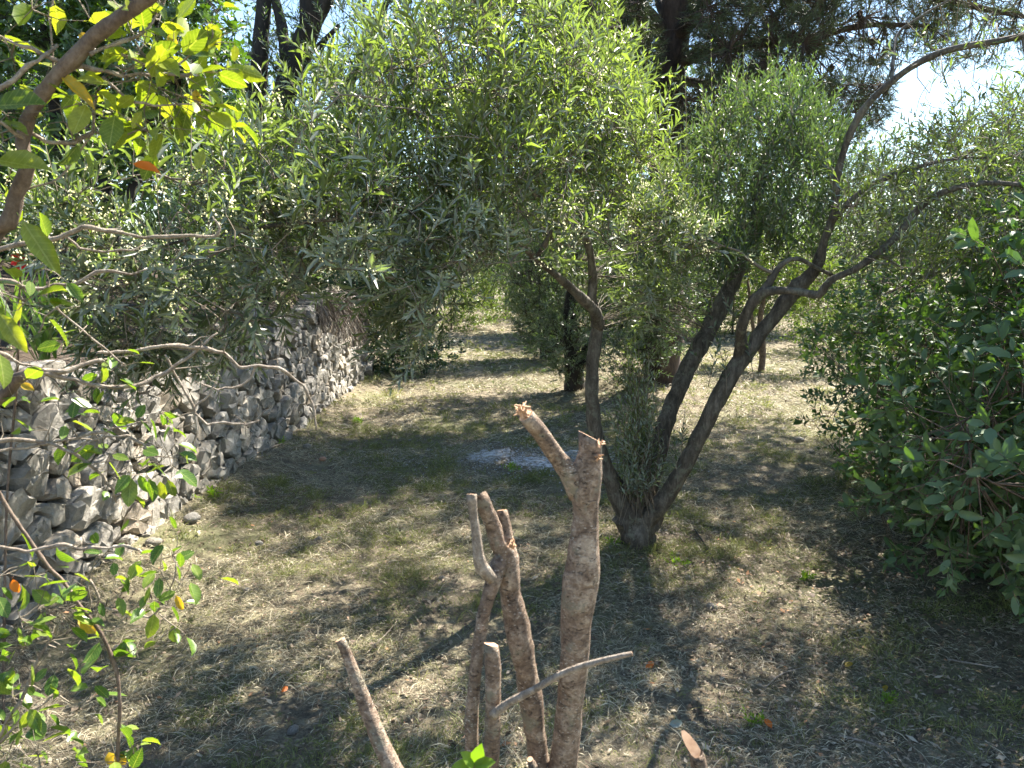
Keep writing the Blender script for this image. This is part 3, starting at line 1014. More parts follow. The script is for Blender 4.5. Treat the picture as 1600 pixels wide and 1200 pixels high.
def olive_crown():
    G_ = Geo()
    arrs, blossoms = [], []
    nod, rad = list(NOD), list(RAD)
    # front crown: a lens of foliage that comes towards the camera on its way left
    front = [(70, 330), (130, 285), (210, 265), (300, 248), (370, 232), (430, 205), (480, 150), (530, 112), (600, 85), (680, 45), (750, -30), (850, -30), (880, 40), (930, 60), (985, 130), (1020, 170), (1050, 260), (1070, 320),
             (1105, 365), (1125, 400), (1060, 385), (1000, 390), (930, 395), (860, 400), (800, 415), (750, 425), (705, 460), (685, 520), (650, 560), (615, 510), (590, 445), (545, 420), (480, 435), (420, 498), (360, 532),
             (280, 555), (200, 555), (140, 518), (100, 440), (75, 390)]
    mid = lambda x: np.interp(x, [60, 300, 550, 800, 1100], [2.35, 2.5, 2.75, 3.25, 3.9])
    thick = lambda x: np.interp(x, [60, 300, 800, 1000, 1120], [.22, .42, .62, .5, .25])
    t = sample_poly(front, 75)
    tg = atv(t[:, 0], t[:, 1], mid(t[:, 0]) + thick(t[:, 0]) * RG.uniform(-.8, 1, 75))
    nod, rad = grow(nod, rad, tg, .0035, .12, .1, 5, G_, rmax=.014)
    t = sample_poly(front, 360)
    tg = atv(t[:, 0], t[:, 1], mid(t[:, 0]) + thick(t[:, 0]) * RG.uniform(-1, 1, 360))
    nod, rad = grow(nod, rad, tg, .0018, .12, .1, 4, G_, rmax=.006, sides=4)
    NS = 3400
    t = sample_poly(front, NS)
    yy = mid(t[:, 0]) + thick(t[:, 0]) * RG.uniform(-1, 1.15, NS)
    base = atv(t[:, 0], t[:, 1], yy)
    clump = vnoise(base, 3.6, 31) * .65 + vnoise(base, 8.0, 32) * .35
    sel = RG.random(NS) < sstep(.43, .59, clump) + .04
    t, base = t[sel], base[sel]
    NS = len(t)
    hang = sstep(300, 500, t[:, 1])                       # the low branches hang, the high ones stand up
    d = np.stack([RG.normal(0, .55, NS) - .25 * hang, RG.normal(-.15, .5, NS), 1.0 - 1.35 * hang + RG.normal(0, .30, NS)], 1)
    ln = RG.uniform(.12, .27, NS)
    fa = shoot_leaves(base, d, ln, 8, .061, .185, .80, .36)
    fresh_sunlit = np.tile(1 - hang, 16)                          # upright new growth paler, with the crown's sunlit top put into the tint
    arrs.append(fa[:5] + (np.clip(fa[5] * .78 + .22 * fresh_sunlit, 0, .999),))
    # thin shoot stems and what ties them to the branches
    arr = np.array(nod)
    near = np.array([arr[np.argmin(((arr - b) ** 2).sum(1))] for b in base])
    tie = np.linalg.norm(near - base, axis=1) < .45
    dd = unit(d)
    V, f, r = prisms(base, base + dd * (ln * .5)[:, None], base + dd * ln[:, None], .0017, .0008, RG.random(NS)); G_.add(V, f, r)
    A = near[tie]; B = base[tie]
    V, f, r = prisms(A, (A + B) / 2 + RG.normal(0, .015, A.shape), B, .0024, .0016, RG.random(len(A))); G_.add(V, f, r)
    low = np.where((hang > .05) | (RG.random(NS) < .12))[0]
    for rep in range(4):
        i = low
        p = base[i] + dd[i] * (ln[i] * RG.random(len(i)))[:, None] + RG.normal(0, .012, (len(i), 3))
        blossoms.append(p)
    # right crown, dense and upright, behind
    # hidden crown layer added behind the front sprays to shade wall and ground
    back = [(230, 470), (240, 340), (300, 290), (380, 240), (520, 180), (700, 120), (900, 140), (1010, 220), (1000, 330), (860, 350), (700, 370), (560, 390), (480, 450), (360, 490)]
    NS = 1900
    t = sample_poly(back, NS)
    base = atv(t[:, 0], t[:, 1], np.interp(t[:, 0], [230, 500], [4.0, 4.75]) + RG.uniform(-.7, .8, NS))
    base = base[RG.random(NS) < sstep(.36, .58, vnoise(base, 2.6, 38)) + .05]
    NS = len(base)
    d = np.stack([RG.normal(-.1, .5, NS), RG.normal(.2, .5, NS), .6 + RG.normal(0, .4, NS)], 1)
    behind = shoot_leaves(base, d, RG.uniform(.12, .26, NS), 8, .056, .22, .8, .3)
    nod, rad = grow(nod, rad, base[:70], .003, .12, .2, 5, G_, rmax=.014)
    arr = np.array(nod)
    near = np.array([arr[np.argmin(((arr - b) ** 2).sum(1))] for b in base])
    V, f, r = prisms(near, None, base, .0024, .0016, RG.random(NS)); G_.add(V, f, r)
    skirt = [(850, 395), (1060, 390), (1085, 450), (1050, 500), (1000, 520), (965, 480), (900, 455)]
    t = sample_poly(skirt, 150)
    bs = atv(t[:, 0], t[:, 1], 4.7 + RG.uniform(-.5, .5, 150))
    ds = np.stack([RG.normal(0, .6, 150), RG.normal(0, .5, 150), RG.normal(-.2, .5, 150)], 1)
    arrs.append(shoot_leaves(bs, ds, RG.uniform(.12, .26, 150), 8, .056, .2, .8, .35))
    near = np.array([arr[np.argmin(((arr - b) ** 2).sum(1))] for b in bs])
    V, f, r = prisms(near, (near + bs) / 2 + RG.normal(0, .02, bs.shape), bs, .003, .0016, RG.random(150)); G_.add(V, f, r)
    top = [(690, 20), (760, -160), (880, -190), (950, -40), (985, 100), (1000, 230), (940, 300), (820, 200)]
    NS = 900
    t = sample_poly(top, NS)
    base = atv(t[:, 0], t[:, 1], 4.1 + RG.uniform(-.45, .5, NS))
    base = base[RG.random(NS) < sstep(.34, .56, vnoise(base, 3.4, 36)) + .08]
    NS = len(base)
    d = np.stack([RG.normal(.1, .5, NS), RG.normal(0, .5, NS), 1 + RG.normal(0, .3, NS)], 1)
    ln = RG.uniform(.12, .26, NS)
    arrs.append(shoot_leaves(base, d, ln, 8, .055, .21, .75, .3))
    tg = base[:60]
    nod, rad = grow(nod, rad, tg, .003, .12, .2, 5, G_, rmax=.012)
    arr = np.array(nod)
    near = np.array([arr[np.argmin(((arr - b) ** 2).sum(1))] for b in base])
    V, f, r = prisms(near, (near + base) / 2 + RG.normal(0, .015, base.shape), base, .0024, .0016, RG.random(NS)); G_.add(V, f, r)
    dd = unit(d)
    V, f, r = prisms(base, base + dd * (ln * .5)[:, None], base + dd * ln[:, None], .0017, .0008, RG.random(NS)); G_.add(V, f, r)
    right = [(1035, 330), (1060, 270), (1085, 215), (1120, 195), (1150, 150), (1185, 165), (1215, 125), (1260, 165), (1300, 190), (1330, 260), (1320, 330), (1300, 370), (1290, 420), (1230, 425), (1190, 400), (1150, 450), (1115, 470), (1080, 430), (1050, 440), (1020, 400)]
    t = sample_poly(right, 90)
    tg = atv(t[:, 0], t[:, 1], 4.9 + RG.uniform(-.5, .5, 90))
    nod2, rad2 = grow(NOD, RAD, tg, .002, .12, .3, 4, G_, rmax=.012)
    NS = 1900
    t = sample_poly(right, NS)
    base = atv(t[:, 0], t[:, 1], 4.85 + RG.uniform(-.75, .7, NS))
    clump = vnoise(base, 3.2, 33) * .6 + vnoise(base, 7.0, 34) * .4
    base = base[RG.random(NS) < sstep(.40, .60, clump) + .07]
    NS = len(base)
    d = np.stack([RG.normal(0, .42, NS), RG.normal(0, .42, NS), 1 + RG.normal(0, .3, NS)], 1)
    ln = RG.uniform(.14, .3, NS)
    dense = shoot_leaves(base, d, ln, 9, .052, .20, .65, .3)
    dd = unit(d)
    V, f, r = prisms(base, base + dd * (ln * .5)[:, None], base + dd * ln[:, None], .002, .001, RG.random(NS)); G_.add(V, f, r)
    # tall single water shoots out of the top
    for (x, y0, y1, Y) in ((940, 90, 0, 3.9), (905, 60, -20, 3.8), (1075, 250, 105, 4.3), (1115, 215, 60, 4.8), (1200, 160, 40, 4.8), (1165, 170, 70, 4.9), (1040, 210, 150, 4.0), (985, 150, 70, 4.0), (1240, 190, 120, 4.8)):
        a, b = at(x, y0 + 60, Y), at(x + RG.normal(0, 8), y1, Y)
        arrs.append(shoot_leaves(a[None], (b - a)[None], np.array([np.linalg.norm(b - a)]), 14, .045, .2, .5, .25))
        V, f, r = prisms(a[None], ((a + b) / 2)[None], b[None], .003, .001); G_.add(V, f, r)
    for k in range(34):
        x = RG.uniform(1050, 1330); top_y = np.interp(x, [1040, 1110, 1160, 1215, 1260, 1330], [300, 200, 150, 130, 165, 250])
        Y = 4.9 + RG.uniform(-.6, .6)
        a = at(x, top_y + RG.uniform(30, 90), Y); b = at(x + RG.normal(0, 22), top_y - RG.uniform(5, 60), Y)
        arrs.append(shoot_leaves(a[None], (b - a)[None], np.array([np.linalg.norm(b - a)]), 11, .045, .2, .6, .3))
        V, f, r = prisms(a[None], ((a + b) / 2)[None], b[None], .003, .001); G_.add(V, f, r)
    # suckers round the foot and small sprigs on the limbs
    t = sample_poly([(965, 570), (1000, 540), (1025, 620), (1040, 720), (1035, 790), (1000, 810), (975, 780), (955, 690)], 105)
    top = atv(t[:, 0], t[:, 1] - 40, 4.3 + RG.uniform(-.22, .22, 105))
    foot = atv(1003 + RG.normal(0, 14, 105), 795 + RG.normal(0, 12, 105), 4.34 + RG.uniform(-.1, .1, 105))
    V, f, r = prisms(foot, (foot + top) / 2 + RG.normal(0, .03, foot.shape), top, .003, .0015, RG.random(105)); G_.add(V, f, r)
    frac = RG.uniform(.1, .6, 105)
    st = foot + (top - foot) * frac[:, None]
    suck = shoot_leaves(st, top - st, np.linalg.norm(top - st, axis=1) + .05, 11, .05, .19, .65, .3)
    t = np.array([(1110, 590), (1128, 560), (1100, 575), (1118, 520), (1135, 600), (1112, 470), (1150, 500), (1065, 700), (1058, 740), (1175, 575), (1190, 480)])
    base = atv(t[:, 0], t[:, 1], 4.15 + RG.uniform(-.05, .05, len(t)))
    d = np.stack([RG.normal(-.15, .3, len(t)), RG.normal(0, .2, len(t)), np.ones(len(t))], 1)
    sprig = shoot_leaves(base, d, RG.uniform(.12, .3, len(t)), 6, .05, .28, .7, .3)
    dd = unit(d)
    V, f, r = prisms(base - dd * .06, base + dd * .1, base + dd * .26, .003, .001, RG.random(len(t))); G_.add(V, f, r)
    # thin airy twigs on the right, many of them bare
    air = [(1310, 250), (1360, 200), (1420, 140), (1500, 110), (1640, 90), (1640, 430), (1540, 420), (1450, 440), (1360, 430), (1310, 380)]
    t = sample_poly(air, 150)
    tg = atv(t[:, 0], t[:, 1], 3.9 + RG.uniform(-.5, 1.2, 150))
    nod3, rad3 = grow(NOD, RAD, tg, .0018, .25, .1, 5, G_, rmax=.009, sides=4)
    NS = 760
    t = sample_poly([(1310, 300), (1350, 260), (1400, 240), (1480, 190), (1640, 150), (1640, 430), (1540, 420), (1450, 440), (1330, 430)], NS)
    base = atv(t[:, 0], t[:, 1], 4.1 + RG.uniform(-.6, .9, NS))
    d = np.stack([RG.normal(.2, .6, NS), RG.normal(0, .5, NS), .7 + RG.normal(0, .5, NS)], 1)
    airy = shoot_leaves(base, d, RG.uniform(.1, .26, NS), 6, .05, .19, .75, .3)
    dd = unit(d)
    V, f, r = prisms(base - dd * .12, base, base + dd * .2, .002, .001, RG.random(NS)); G_.add(V, f, r)
    NS = 34
    t = sample_poly([(1380, 90), (1460, 60), (1640, 20), (1640, 120), (1520, 130), (1420, 160)], NS)
    base = atv(t[:, 0], t[:, 1], 3.7 + RG.uniform(-.4, .6, NS))
    d = np.stack([RG.normal(.2, .6, NS), RG.normal(0, .5, NS), RG.normal(0.2, .7, NS)], 1)
    airy2 = shoot_leaves(base, d, RG.uniform(.1, .26, NS), 4, .05, .19, .75, .3)
    dd = unit(d); arr = np.array(NOD)
    near = np.array([arr[np.argmin(((arr - b) ** 2).sum(1))] for b in base])
    V, f, r = prisms(near, (near + base) / 2 + RG.normal(0, .02, base.shape), base, .003, .002, RG.random(NS)); G_.add(V, f, r)
    V, f, r = prisms(base, base + dd * .1, base + dd * .22, .002, .001, RG.random(NS)); G_.add(V, f, r)
    child('twigs', G_.mesh('twigs', M_TWIG), olive, 'stuff')
    foliage(olive, cat_arr(*arrs, airy, airy2, suck), 'lance', M_OLIVE, 300, rest='oval4')
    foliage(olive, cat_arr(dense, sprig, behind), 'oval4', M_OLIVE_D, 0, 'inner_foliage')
    # creamy blossom buds
    p = np.concatenate(blossoms)
    p = (p[:, None] + RG.normal(0, .009, (len(p), 7, 3))).reshape(-1, 3)
    k = len(p)
    P4 = np.repeat(p[:, None], 4, 1) + np.array([[.0042, 0, -.0015], [-.0021, .0036, -.0015], [-.0021, -.0036, -.0015], [0, 0, .0045]])[None] * RG.uniform(.7, 1.3, (k, 1, 1))
    fs = (np.arange(k)[:, None, None] * 4 + np.array([[0, 1, 3], [1, 2, 3], [2, 0, 3]])[None]).reshape(-1, 3)
    child('blossom', make_mesh('blossom', P4.reshape(-1, 3), [fs], np.repeat(RG.random(k), 4), M_FLOWER), olive, 'stuff')


olive_crown()


# ------------------------------------------------------------------ generic trees and shrubs
def plant(name, label, cat, loc, ells, nshoot, style, mat, bark, trunk=None, group=None, nsec=30, singles=0, twig=True, shell=3.0, up=.5, twig_r=.0022, scale=1.0, shape=None, extra=None):
    root = thing(name, loc, label, cat, group)
    loc = np.array(loc, float)
    nod, rad = [], []
    if trunk is None:
        trunk = [[(loc, .03), (np.array(ells[0][:3]) * .6 + loc * .4, .02), (np.array(ells[0][:3]), .012)]]
    for k, tr in enumerate(trunk):
        pts = [np.asarray(q[0], float) for q in tr]; rr = [q[1] for q in tr]
        limb('trunk' if k == 0 else 'limb', root, pts, rr, bark, 10, .12, .12, seed=k + int(abs(loc[0]) * 10), nscale=6)
        c, r = catmull(pts, rr, .2)
        keep = c[:, 2] > loc[2] + .25 * (c[:, 2].max() - loc[2])
        nod += list(c[keep]); rad += list(r[keep])
    G_ = Geo()
    tg, _ = sample_ell(ells, nsec, 2.5)
    nod, rad = grow(nod, rad, tg, .004, .12, .2, 3, G_, rmax=.05, sides=4)
    base, out_ = sample_ell(ells, nshoot, shell)
    hgt = np.array([0, 0, 1.0])
    d = out_ * (1 - up) + hgt * up + RG.normal(0, .35, base.shape)
    if style == 'shoot':
        ln = RG.uniform(.10, .26, nshoot) * scale
        arr = shoot_leaves(base, d, ln, 7, .055 * scale, .2, .7, .3)
    elif style == 'rosette':
        ln = RG.uniform(.03, .07, nshoot) * scale
        arr = shoot_leaves(base, d, ln, 3, .07 * scale, .40, 1.15, .25, whorl=3)
    elif style == 'broad':
        ln = RG.uniform(.10, .2, nshoot) * scale
        arr = shoot_leaves(base, d, ln, 4, .075 * scale, .46, 1.1, .35)
    elif style == 'small':
        ln = RG.uniform(.12, .3, nshoot) * scale
        arr = shoot_leaves(base, d, ln, 6, .04 * scale, .45, .9, .5)
    elif style == 'needle':
        ln = RG.uniform(.06, .16, nshoot) * scale
        arr = shoot_leaves(base, d, ln, 6, .085 * scale, .045, .75, .35, whorl=4)
    dd = unit(d)
    arr0 = np.array(nod)
    if twig and nshoot:
        V, f, r = prisms(base - dd * .05, None, base + dd * ln[:, None], twig_r, twig_r * .5, RG.random(nshoot)); G_.add(V, f, r)
        sel = RG.random(nshoot) < .5
        b = base[sel]
        near = np.array([arr0[np.argmin(((arr0 - q) ** 2).sum(1))] for q in b])
        V, f, r = prisms(near, None, b, twig_r * 1.6, twig_r, RG.random(len(b))); G_.add(V, f, r)
    child('twigs', G_.mesh('twigs', [bark]), root, 'stuff')
    shp = shape or {'shoot': 'quad', 'rosette': 'oval4', 'broad': 'oval4', 'small': 'quad', 'needle': 'needle'}[style]
    foliage(root, arr, shp, mat, singles, 'crown', rest='oval4' if shp == 'oval' else None)
    return root


def gz(x, y):
    return float(ground_h(np.array([[x, y]]))[0])


# broad-leaved evergreen thicket on the right
plant('evergreen_shrub', 'dark broad-leaved evergreen shrub filling the right edge of the path', 'shrub', (3.4, 3.7, gz(3.4, 3.7)),
      [(3.25, 3.75, .95, 1.0, 1.0, .95), (3.1, 4.6, .75, .85, .9, .8), (3.9, 4.3, 1.5, 1.0, 1.0, .75), (2.38, 3.05, .95, .78, .55, .62), (2.7, 3.2, 1.6, .7, .6, .5), (2.65, 4.1, .5, .6, .6, .5), (3.5, 4.3, 2.1, .9, .7, .45), (4.3, 5.0, 2.2, .9, .7, .6)], 4100, 'broad', M_LAUREL, M_BARK_BROWN,
      [[((3.4, 3.7, 0), .035), ((3.35, 3.8, .7), .028), ((3.4, 3.9, 1.5), .012)], [((3.5, 4.2, 0), .03), ((3.3, 4.4, .6), .02), ((3.2, 4.7, 1.2), .01)], [((3.7, 4.1, 0), .03), ((3.9, 4.3, .9), .02), ((3.9, 4.4, 1.9), .01)]],
      nsec=120, singles=300, up=.35, shape='oval', twig_r=.0025, scale=1.0)
plant('evergreen_shrub', 'smaller dark leafy shrub where the hedge meets the sunlit field', 'shrub', (3.35, 6.0, gz(3.3, 6.0)),
      [(3.15, 5.8, .8, .75, .8, .9), (3.7, 6.5, 1.1, 1.0, 1.0, 1.1), (3.2, 5.2, .65, .6, .6, .65), (4.2, 6.0, 1.8, .9, .8, .6)], 1900, 'broad', M_LAUREL, M_BARK_BROWN,
      [[((3.3, 5.9, 0), .03), ((3.3, 5.8, .7), .02), ((3.3, 5.8, 1.4), .008)], [((3.6, 6.3, 0), .03), ((3.8, 6.4, .9), .02), ((3.9, 6.5, 1.7), .01)]],
      nsec=70, up=.35, scale=.85, shape='oval4')
# olives in a row behind, along the edge of the path
plant('olive_tree', 'second olive along the path with dark leafy trunk', 'olive tree', (.95, 11.0, gz(.95, 11)),
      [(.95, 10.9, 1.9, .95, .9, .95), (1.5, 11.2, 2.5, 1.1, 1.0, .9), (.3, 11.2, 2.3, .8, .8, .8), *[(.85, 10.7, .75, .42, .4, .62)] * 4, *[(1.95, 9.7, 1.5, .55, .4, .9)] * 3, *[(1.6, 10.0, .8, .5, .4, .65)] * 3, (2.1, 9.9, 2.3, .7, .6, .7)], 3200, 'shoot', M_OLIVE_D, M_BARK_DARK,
      [[((.95, 11, -.05), .17), ((.9, 11, .5), .13), ((.85, 11, 1.1), .11), ((.95, 11, 2.0), .05)], [((.95, 11, .3), .09), ((1.3, 11, 1.0), .07), ((1.6, 11.1, 2.2), .04)]], nsec=60, scale=1.25, singles=0)
plant('olive_tree', 'third olive along the path, leaning left over it', 'olive tree', (.75, 15.0, gz(.75, 15)),
      [(.5, 15, 2.3, 1.2, 1.1, 1.1), (1.2, 15.3, 2.7, 1.2, 1.1, 1.0), *[(.65, 14.8, .9, .6, .6, .8)] * 4, (-.4, 14.8, 2.6, 1.1, .9, .8)], 2700, 'shoot', M_OLIVE_D, M_BARK_DARK,
      [[((.75, 15, -.05), .18), ((.65, 15, .7), .13), ((.4, 15, 1.6), .08), ((.3, 15, 2.5), .05)]], nsec=50, scale=1.6)
plant('olive_tree', 'fourth olive at the far end of the path row', 'olive tree', (.9, 20.0, gz(.9, 20)),
      [(.6, 20, 2.6, 1.7, 1.5, 1.3), (1.8, 20.5, 3.0, 1.6, 1.5, 1.2), *[(.8, 20, 1.2, .9, .7, 1.1)] * 3], 2000, 'shoot', M_OLIVE_D, M_BARK_DARK,
      [[((.9, 20, -.05), .2), ((.8, 20, .9), .15), ((.6, 20, 2.6), .06)]], nsec=40, scale=2.2)
# tall tree behind the front crown
plant('olive_tree', 'tall blue-green olive rising behind the front crown against the sky', 'olive tree', (-1.2, 9.0, gz(-1.2, 12.5)),
      [(-1.7, 8.4, 4.0, .9, .9, .8), (-.9, 8.6, 4.9, .9, .9, .8), (-2.4, 8.6, 3.4, .7, .8, .7), (-.6, 8.6, 3.8, .7, .8, .8)], 1900, 'shoot', M_OLIVE_D, M_BARK_DARK,
      [[((-3.2, 9.3, 1.2), .14), ((-2.7, 9.1, 2.2), .10), ((-1.9, 8.7, 3.6), .06), ((-1.2, 8.6, 4.9), .02)], [((-2.7, 9.1, 2.2), .07), ((-1.4, 8.8, 3.3), .04), ((-.7, 8.6, 4.0), .02)]], nsec=60, scale=1.1)
# bright little bush and the small tree on the sunlit field
plant('bush', 'small bright yellow-green bush beside the olive row', 'bush', (2.2, 11.2, gz(2.2, 11.2)),
      [(2.15, 11.2, .95, .28, .3, .38), (2.1, 11.2, .5, .3, .3, .35)], 260, 'small', M_BRIGHT, M_BARK_BROWN, nsec=14, scale=1.4)
plant('small_tree', 'slim little tree with bare trunk standing on the sunlit field', 'tree', (4.15, 12.4, gz(4.15, 12.4)),
      [(4.4, 12.6, 1.75, .95, .8, .6), (5.1, 12.6, 1.5, .7, .7, .6), (3.9, 12.9, 2.1, .7, .7, .6)], 900, 'small', M_BACK, M_BARK_BROWN,
      [[((4.15, 12.4, -.05), .06), ((4.17, 12.4, .5), .05), ((4.1, 12.4, 1.0), .045), ((4.25, 12.5, 1.7), .025)], [((4.16, 12.4, .35), .035), ((4.0, 12.4, .8), .03), ((3.9, 12.5, 1.6), .02)]], nsec=40, scale=1.5)
for (x, y, z, rx, ry, rz, n, lab) in (
        (7.2, 15.5, .9, 1.5, 1.3, 1.3, 900, 'grey-green shrub at the edge of the sunlit field behind the dark hedge'),
        (3.4, 19.5, .9, 1.4, 1.2, 1.1, 800, 'pale green shrub across the sunlit field between the olive limbs'),
        (5.6, 19.0, 1.2, 1.7, 1.3, 1.4, 900, 'pale rounded shrub behind the slim little tree'),
        (-1.7, 21.0, 1.1, 1.7, 1.2, 1.3, 900, 'yellowish shrub closing the far end of the shaded path'),
        (-.2, 25.0, 1.3, 1.8, 1.3, 1.5, 700, 'low leafy shrub in the gap at the very end of the path'),
        (2.3, 24.5, 1.4, 2.0, 1.5, 1.6, 700, 'far yellow-green shrub behind the olive row')):
    plant('bush', lab, 'bush', (x, y, gz(x, y)), [(x, y, z + gz(x, y), rx, ry, rz)], n, 'small', M_BACK, M_BARK_BROWN, nsec=24, scale=1.9)
for (x, y, h, r, n, m, lab) in (
        (-5.5, 26, 4.2, 2.6, 1000, M_OLIVE_D, 'far dark tree beyond the end of the stone wall'),
        (-1.0, 33, 4.4, 3.0, 1000, M_BACK, 'far pale tree behind the end of the path'),
        (5.2, 31, 4.6, 3.2, 1000, M_BACK, 'far tree behind the pine trunk'),
        (10.5, 28, 4.4, 3.0, 1000, M_OLIVE_D, 'far dark tree beyond the sunlit field'),
        (15.5, 24, 6.0, 3.4, 1200, M_BACK, 'far light green tree behind the tangled olive twigs')):
    z = gz(x, y)
    plant('far_tree', lab, 'tree', (x, y, z), [(x, y, z + h * .55, r, r * .8, h * .45), (x + r * .5, y, z + h * .4, r * .8, r * .7, h * .36), (x - r * .6, y + .5, z + h * .42, r * .8, r * .7, h * .36)], n, 'small', m, M_BARK_DARK,
          [[((x, y, z - .1), .22), ((x + .1, y, z + h * .35), .16), ((x, y, z + h * .7), .06)]], nsec=30, scale=3.4, twig_r=.006)
z = gz(30, 44)
plant('far_tree', 'distant round dark tree top against the pale sky', 'tree', (30.2, 44, z), [(30.2, 44, 9.3, 2.6, 2.4, 3.2), (31.5, 44, 8.0, 3.0, 2.4, 3.2)], 900, 'small', M_OLIVE_D, M_BARK_DARK,
      [[((30.2, 44, z - .2), .35), ((30.3, 44, 5), .28), ((30.2, 44, 9), .1)]], nsec=30, scale=3.0, twig_r=.01)

plant('broad_tree', 'broad dark tree on the terrace behind the end of the wall', 'tree', (-4.2, 13.5, 1.9),
      [(-3.6, 13.2, 3.3, 1.8, 1.2, 1.5), (-1.8, 13.6, 3.1, 1.5, 1.2, 1.2), (-5.4, 13.5, 3.6, 1.6, 1.2, 1.6), (-.4, 14.2, 3.3, 1.1, 1.0, .9), (-6.6, 13.5, 4.4, 1.8, 1.2, 1.8), (-8.6, 13.0, 3.9, 1.8, 1.2, 2.0)], 3300, 'small', M_OLIVE_D, M_BARK_DARK,
      [[((-4.2, 13.5, .2), .2), ((-4.0, 13.5, 2.0), .15), ((-3.7, 13.4, 3.6), .07)], [((-4.1, 13.5, 1.6), .1), ((-2.6, 13.6, 2.6), .07), ((-.6, 14.1, 3.3), .03)]], nsec=60, scale=2.2, twig_r=.004)
plant('broad_tree', 'dense evergreen tree standing behind the leaning olive limbs and pine trunk', 'tree', (5.2, 20.4, gz(5.2, 20.4)),
      [(4.1, 20.0, 3.9, 2.3, 1.3, 1.7), (6.5, 20.6, 3.9, 2.3, 1.3, 1.7), (9.0, 21.0, 3.7, 2.1, 1.3, 1.7), (5.2, 20.4, 5.8, 2.4, 1.3, 1.2)], 2000, 'small', M_OLIVE_D, M_BARK_DARK,
      [[((5.2, 20.4, .1), .25), ((5.3, 20.4, 2.3), .2), ((5.2, 20.4, 5.0), .08)], [((5.3, 20.4, 2.2), .12), ((6.8, 20.6, 3.4), .09), ((8.8, 21.0, 4.0), .04)]], nsec=50, scale=3.0, twig_r=.005)
plant('backlit_tree', 'sunny backlit leafy tree behind the tangled twigs above the hedge', 'tree', (6.0, 8.3, gz(6, 8.3)),
      [(5.6, 7.9, 2.2, 1.2, 1.0, .8), (6.4, 8.4, 2.8, 1.2, 1.0, .95), (4.9, 8.2, 1.5, .9, .8, .8), (7.6, 8.6, 2.8, 1.1, 1.0, 1.2), (4.6, 6.6, 2.0, .8, .6, .7), (5.4, 6.6, 2.5, .8, .6, .7)], 2500, 'shoot', M_BACK, M_BARK_BROWN,
      [[((6.0, 8.3, -.05), .1), ((5.9, 8.3, 1.0), .08), ((5.7, 8.1, 2.2), .04)], [((5.95, 8.3, .7), .06), ((6.6, 8.4, 1.6), .05), ((7.0, 8.5, 2.8), .02)]], nsec=80, scale=1.35)
# ivy at the end of the wall
plant('ivy', 'dark green ivy mass at the far end of the stone wall', 'ivy', (-2.3, 12.2, gz(-2.3, 12.2)),
      [(-2.3, 12.2, .6, .55, .5, .65), (-2.7, 12.3, 1.2, .7, .5, .7), (-1.75, 12.5, .35, .45, .4, .4), (-1.3, 12.9, .3, .35, .35, .35)], 900, 'broad', M_IVY, M_BARK_DARK, nsec=24, shape='oval4')

# evergreen with glossy rosettes on the upper terrace
zt = 1.4
plant('evergreen_bush', 'tall glossy pittosporum with sunlit leaf rosettes on the upper terrace', 'shrub', (-3.6, 6.1, 1.35),
      [(-3.7, 6.0, 2.95, .95, .55, .75), (-2.75, 6.2, 3.45, .62, .5, .65), (-3.9, 6.0, 3.9, .95, .6, .7), (-3.0, 6.3, 4.2, .8, .6, .6), (-2.75, 6.5, 2.75, .5, .45, .5)], 2400, 'rosette', M_PITTO, M_BARK_DARK,
      [[((-3.6, 6.1, 1.25), .08), ((-3.55, 6.1, 2.2), .06), ((-3.6, 6.1, 3.6), .03)], [((-3.6, 6.1, 1.5), .05), ((-3.0, 6.2, 2.5), .035), ((-2.8, 6.3, 3.8), .015)], [((-3.6, 6.1, 1.5), .05), ((-4.1, 6.1, 2.6), .03), ((-4.0, 6.1, 3.9), .015)]],
      nsec=70, shell=4.0, up=.45, scale=1.05)
plant('evergreen_bush', 'shaded dark undergrowth shrub on the upper terrace behind the wall', 'shrub', (-4.4, 8.6, 1.6),
      [(-4.6, 8.6, 2.4, 1.6, .8, .9), (-3.2, 9.2, 2.3, .9, .8, .8), (-6.4, 8.2, 2.6, 1.2, .8, 1.0), (-5.6, 8.6, 4.3, 1.5, .8, 1.5), (-3.9, 8.8, 4.0, 1.0, .7, 1.1), (-6.8, 8.6, 5.2, 1.2, .8, 1.2)], 1500, 'broad', M_IVY, M_BARK_DARK,
      [[((-4.4, 8.7, 1.3), .1), ((-4.6, 8.7, 2.6), .07), ((-4.6, 8.7, 4.2), .03)], [((-4.5, 8.7, 1.8), .07), ((-5.6, 8.6, 3.2), .05), ((-6.2, 8.6, 5.0), .02)]], nsec=50, shape='oval4', scale=1.5)


def px_trunk(spec):
    p, r = px_path(spec)
    return list(zip(p, r))


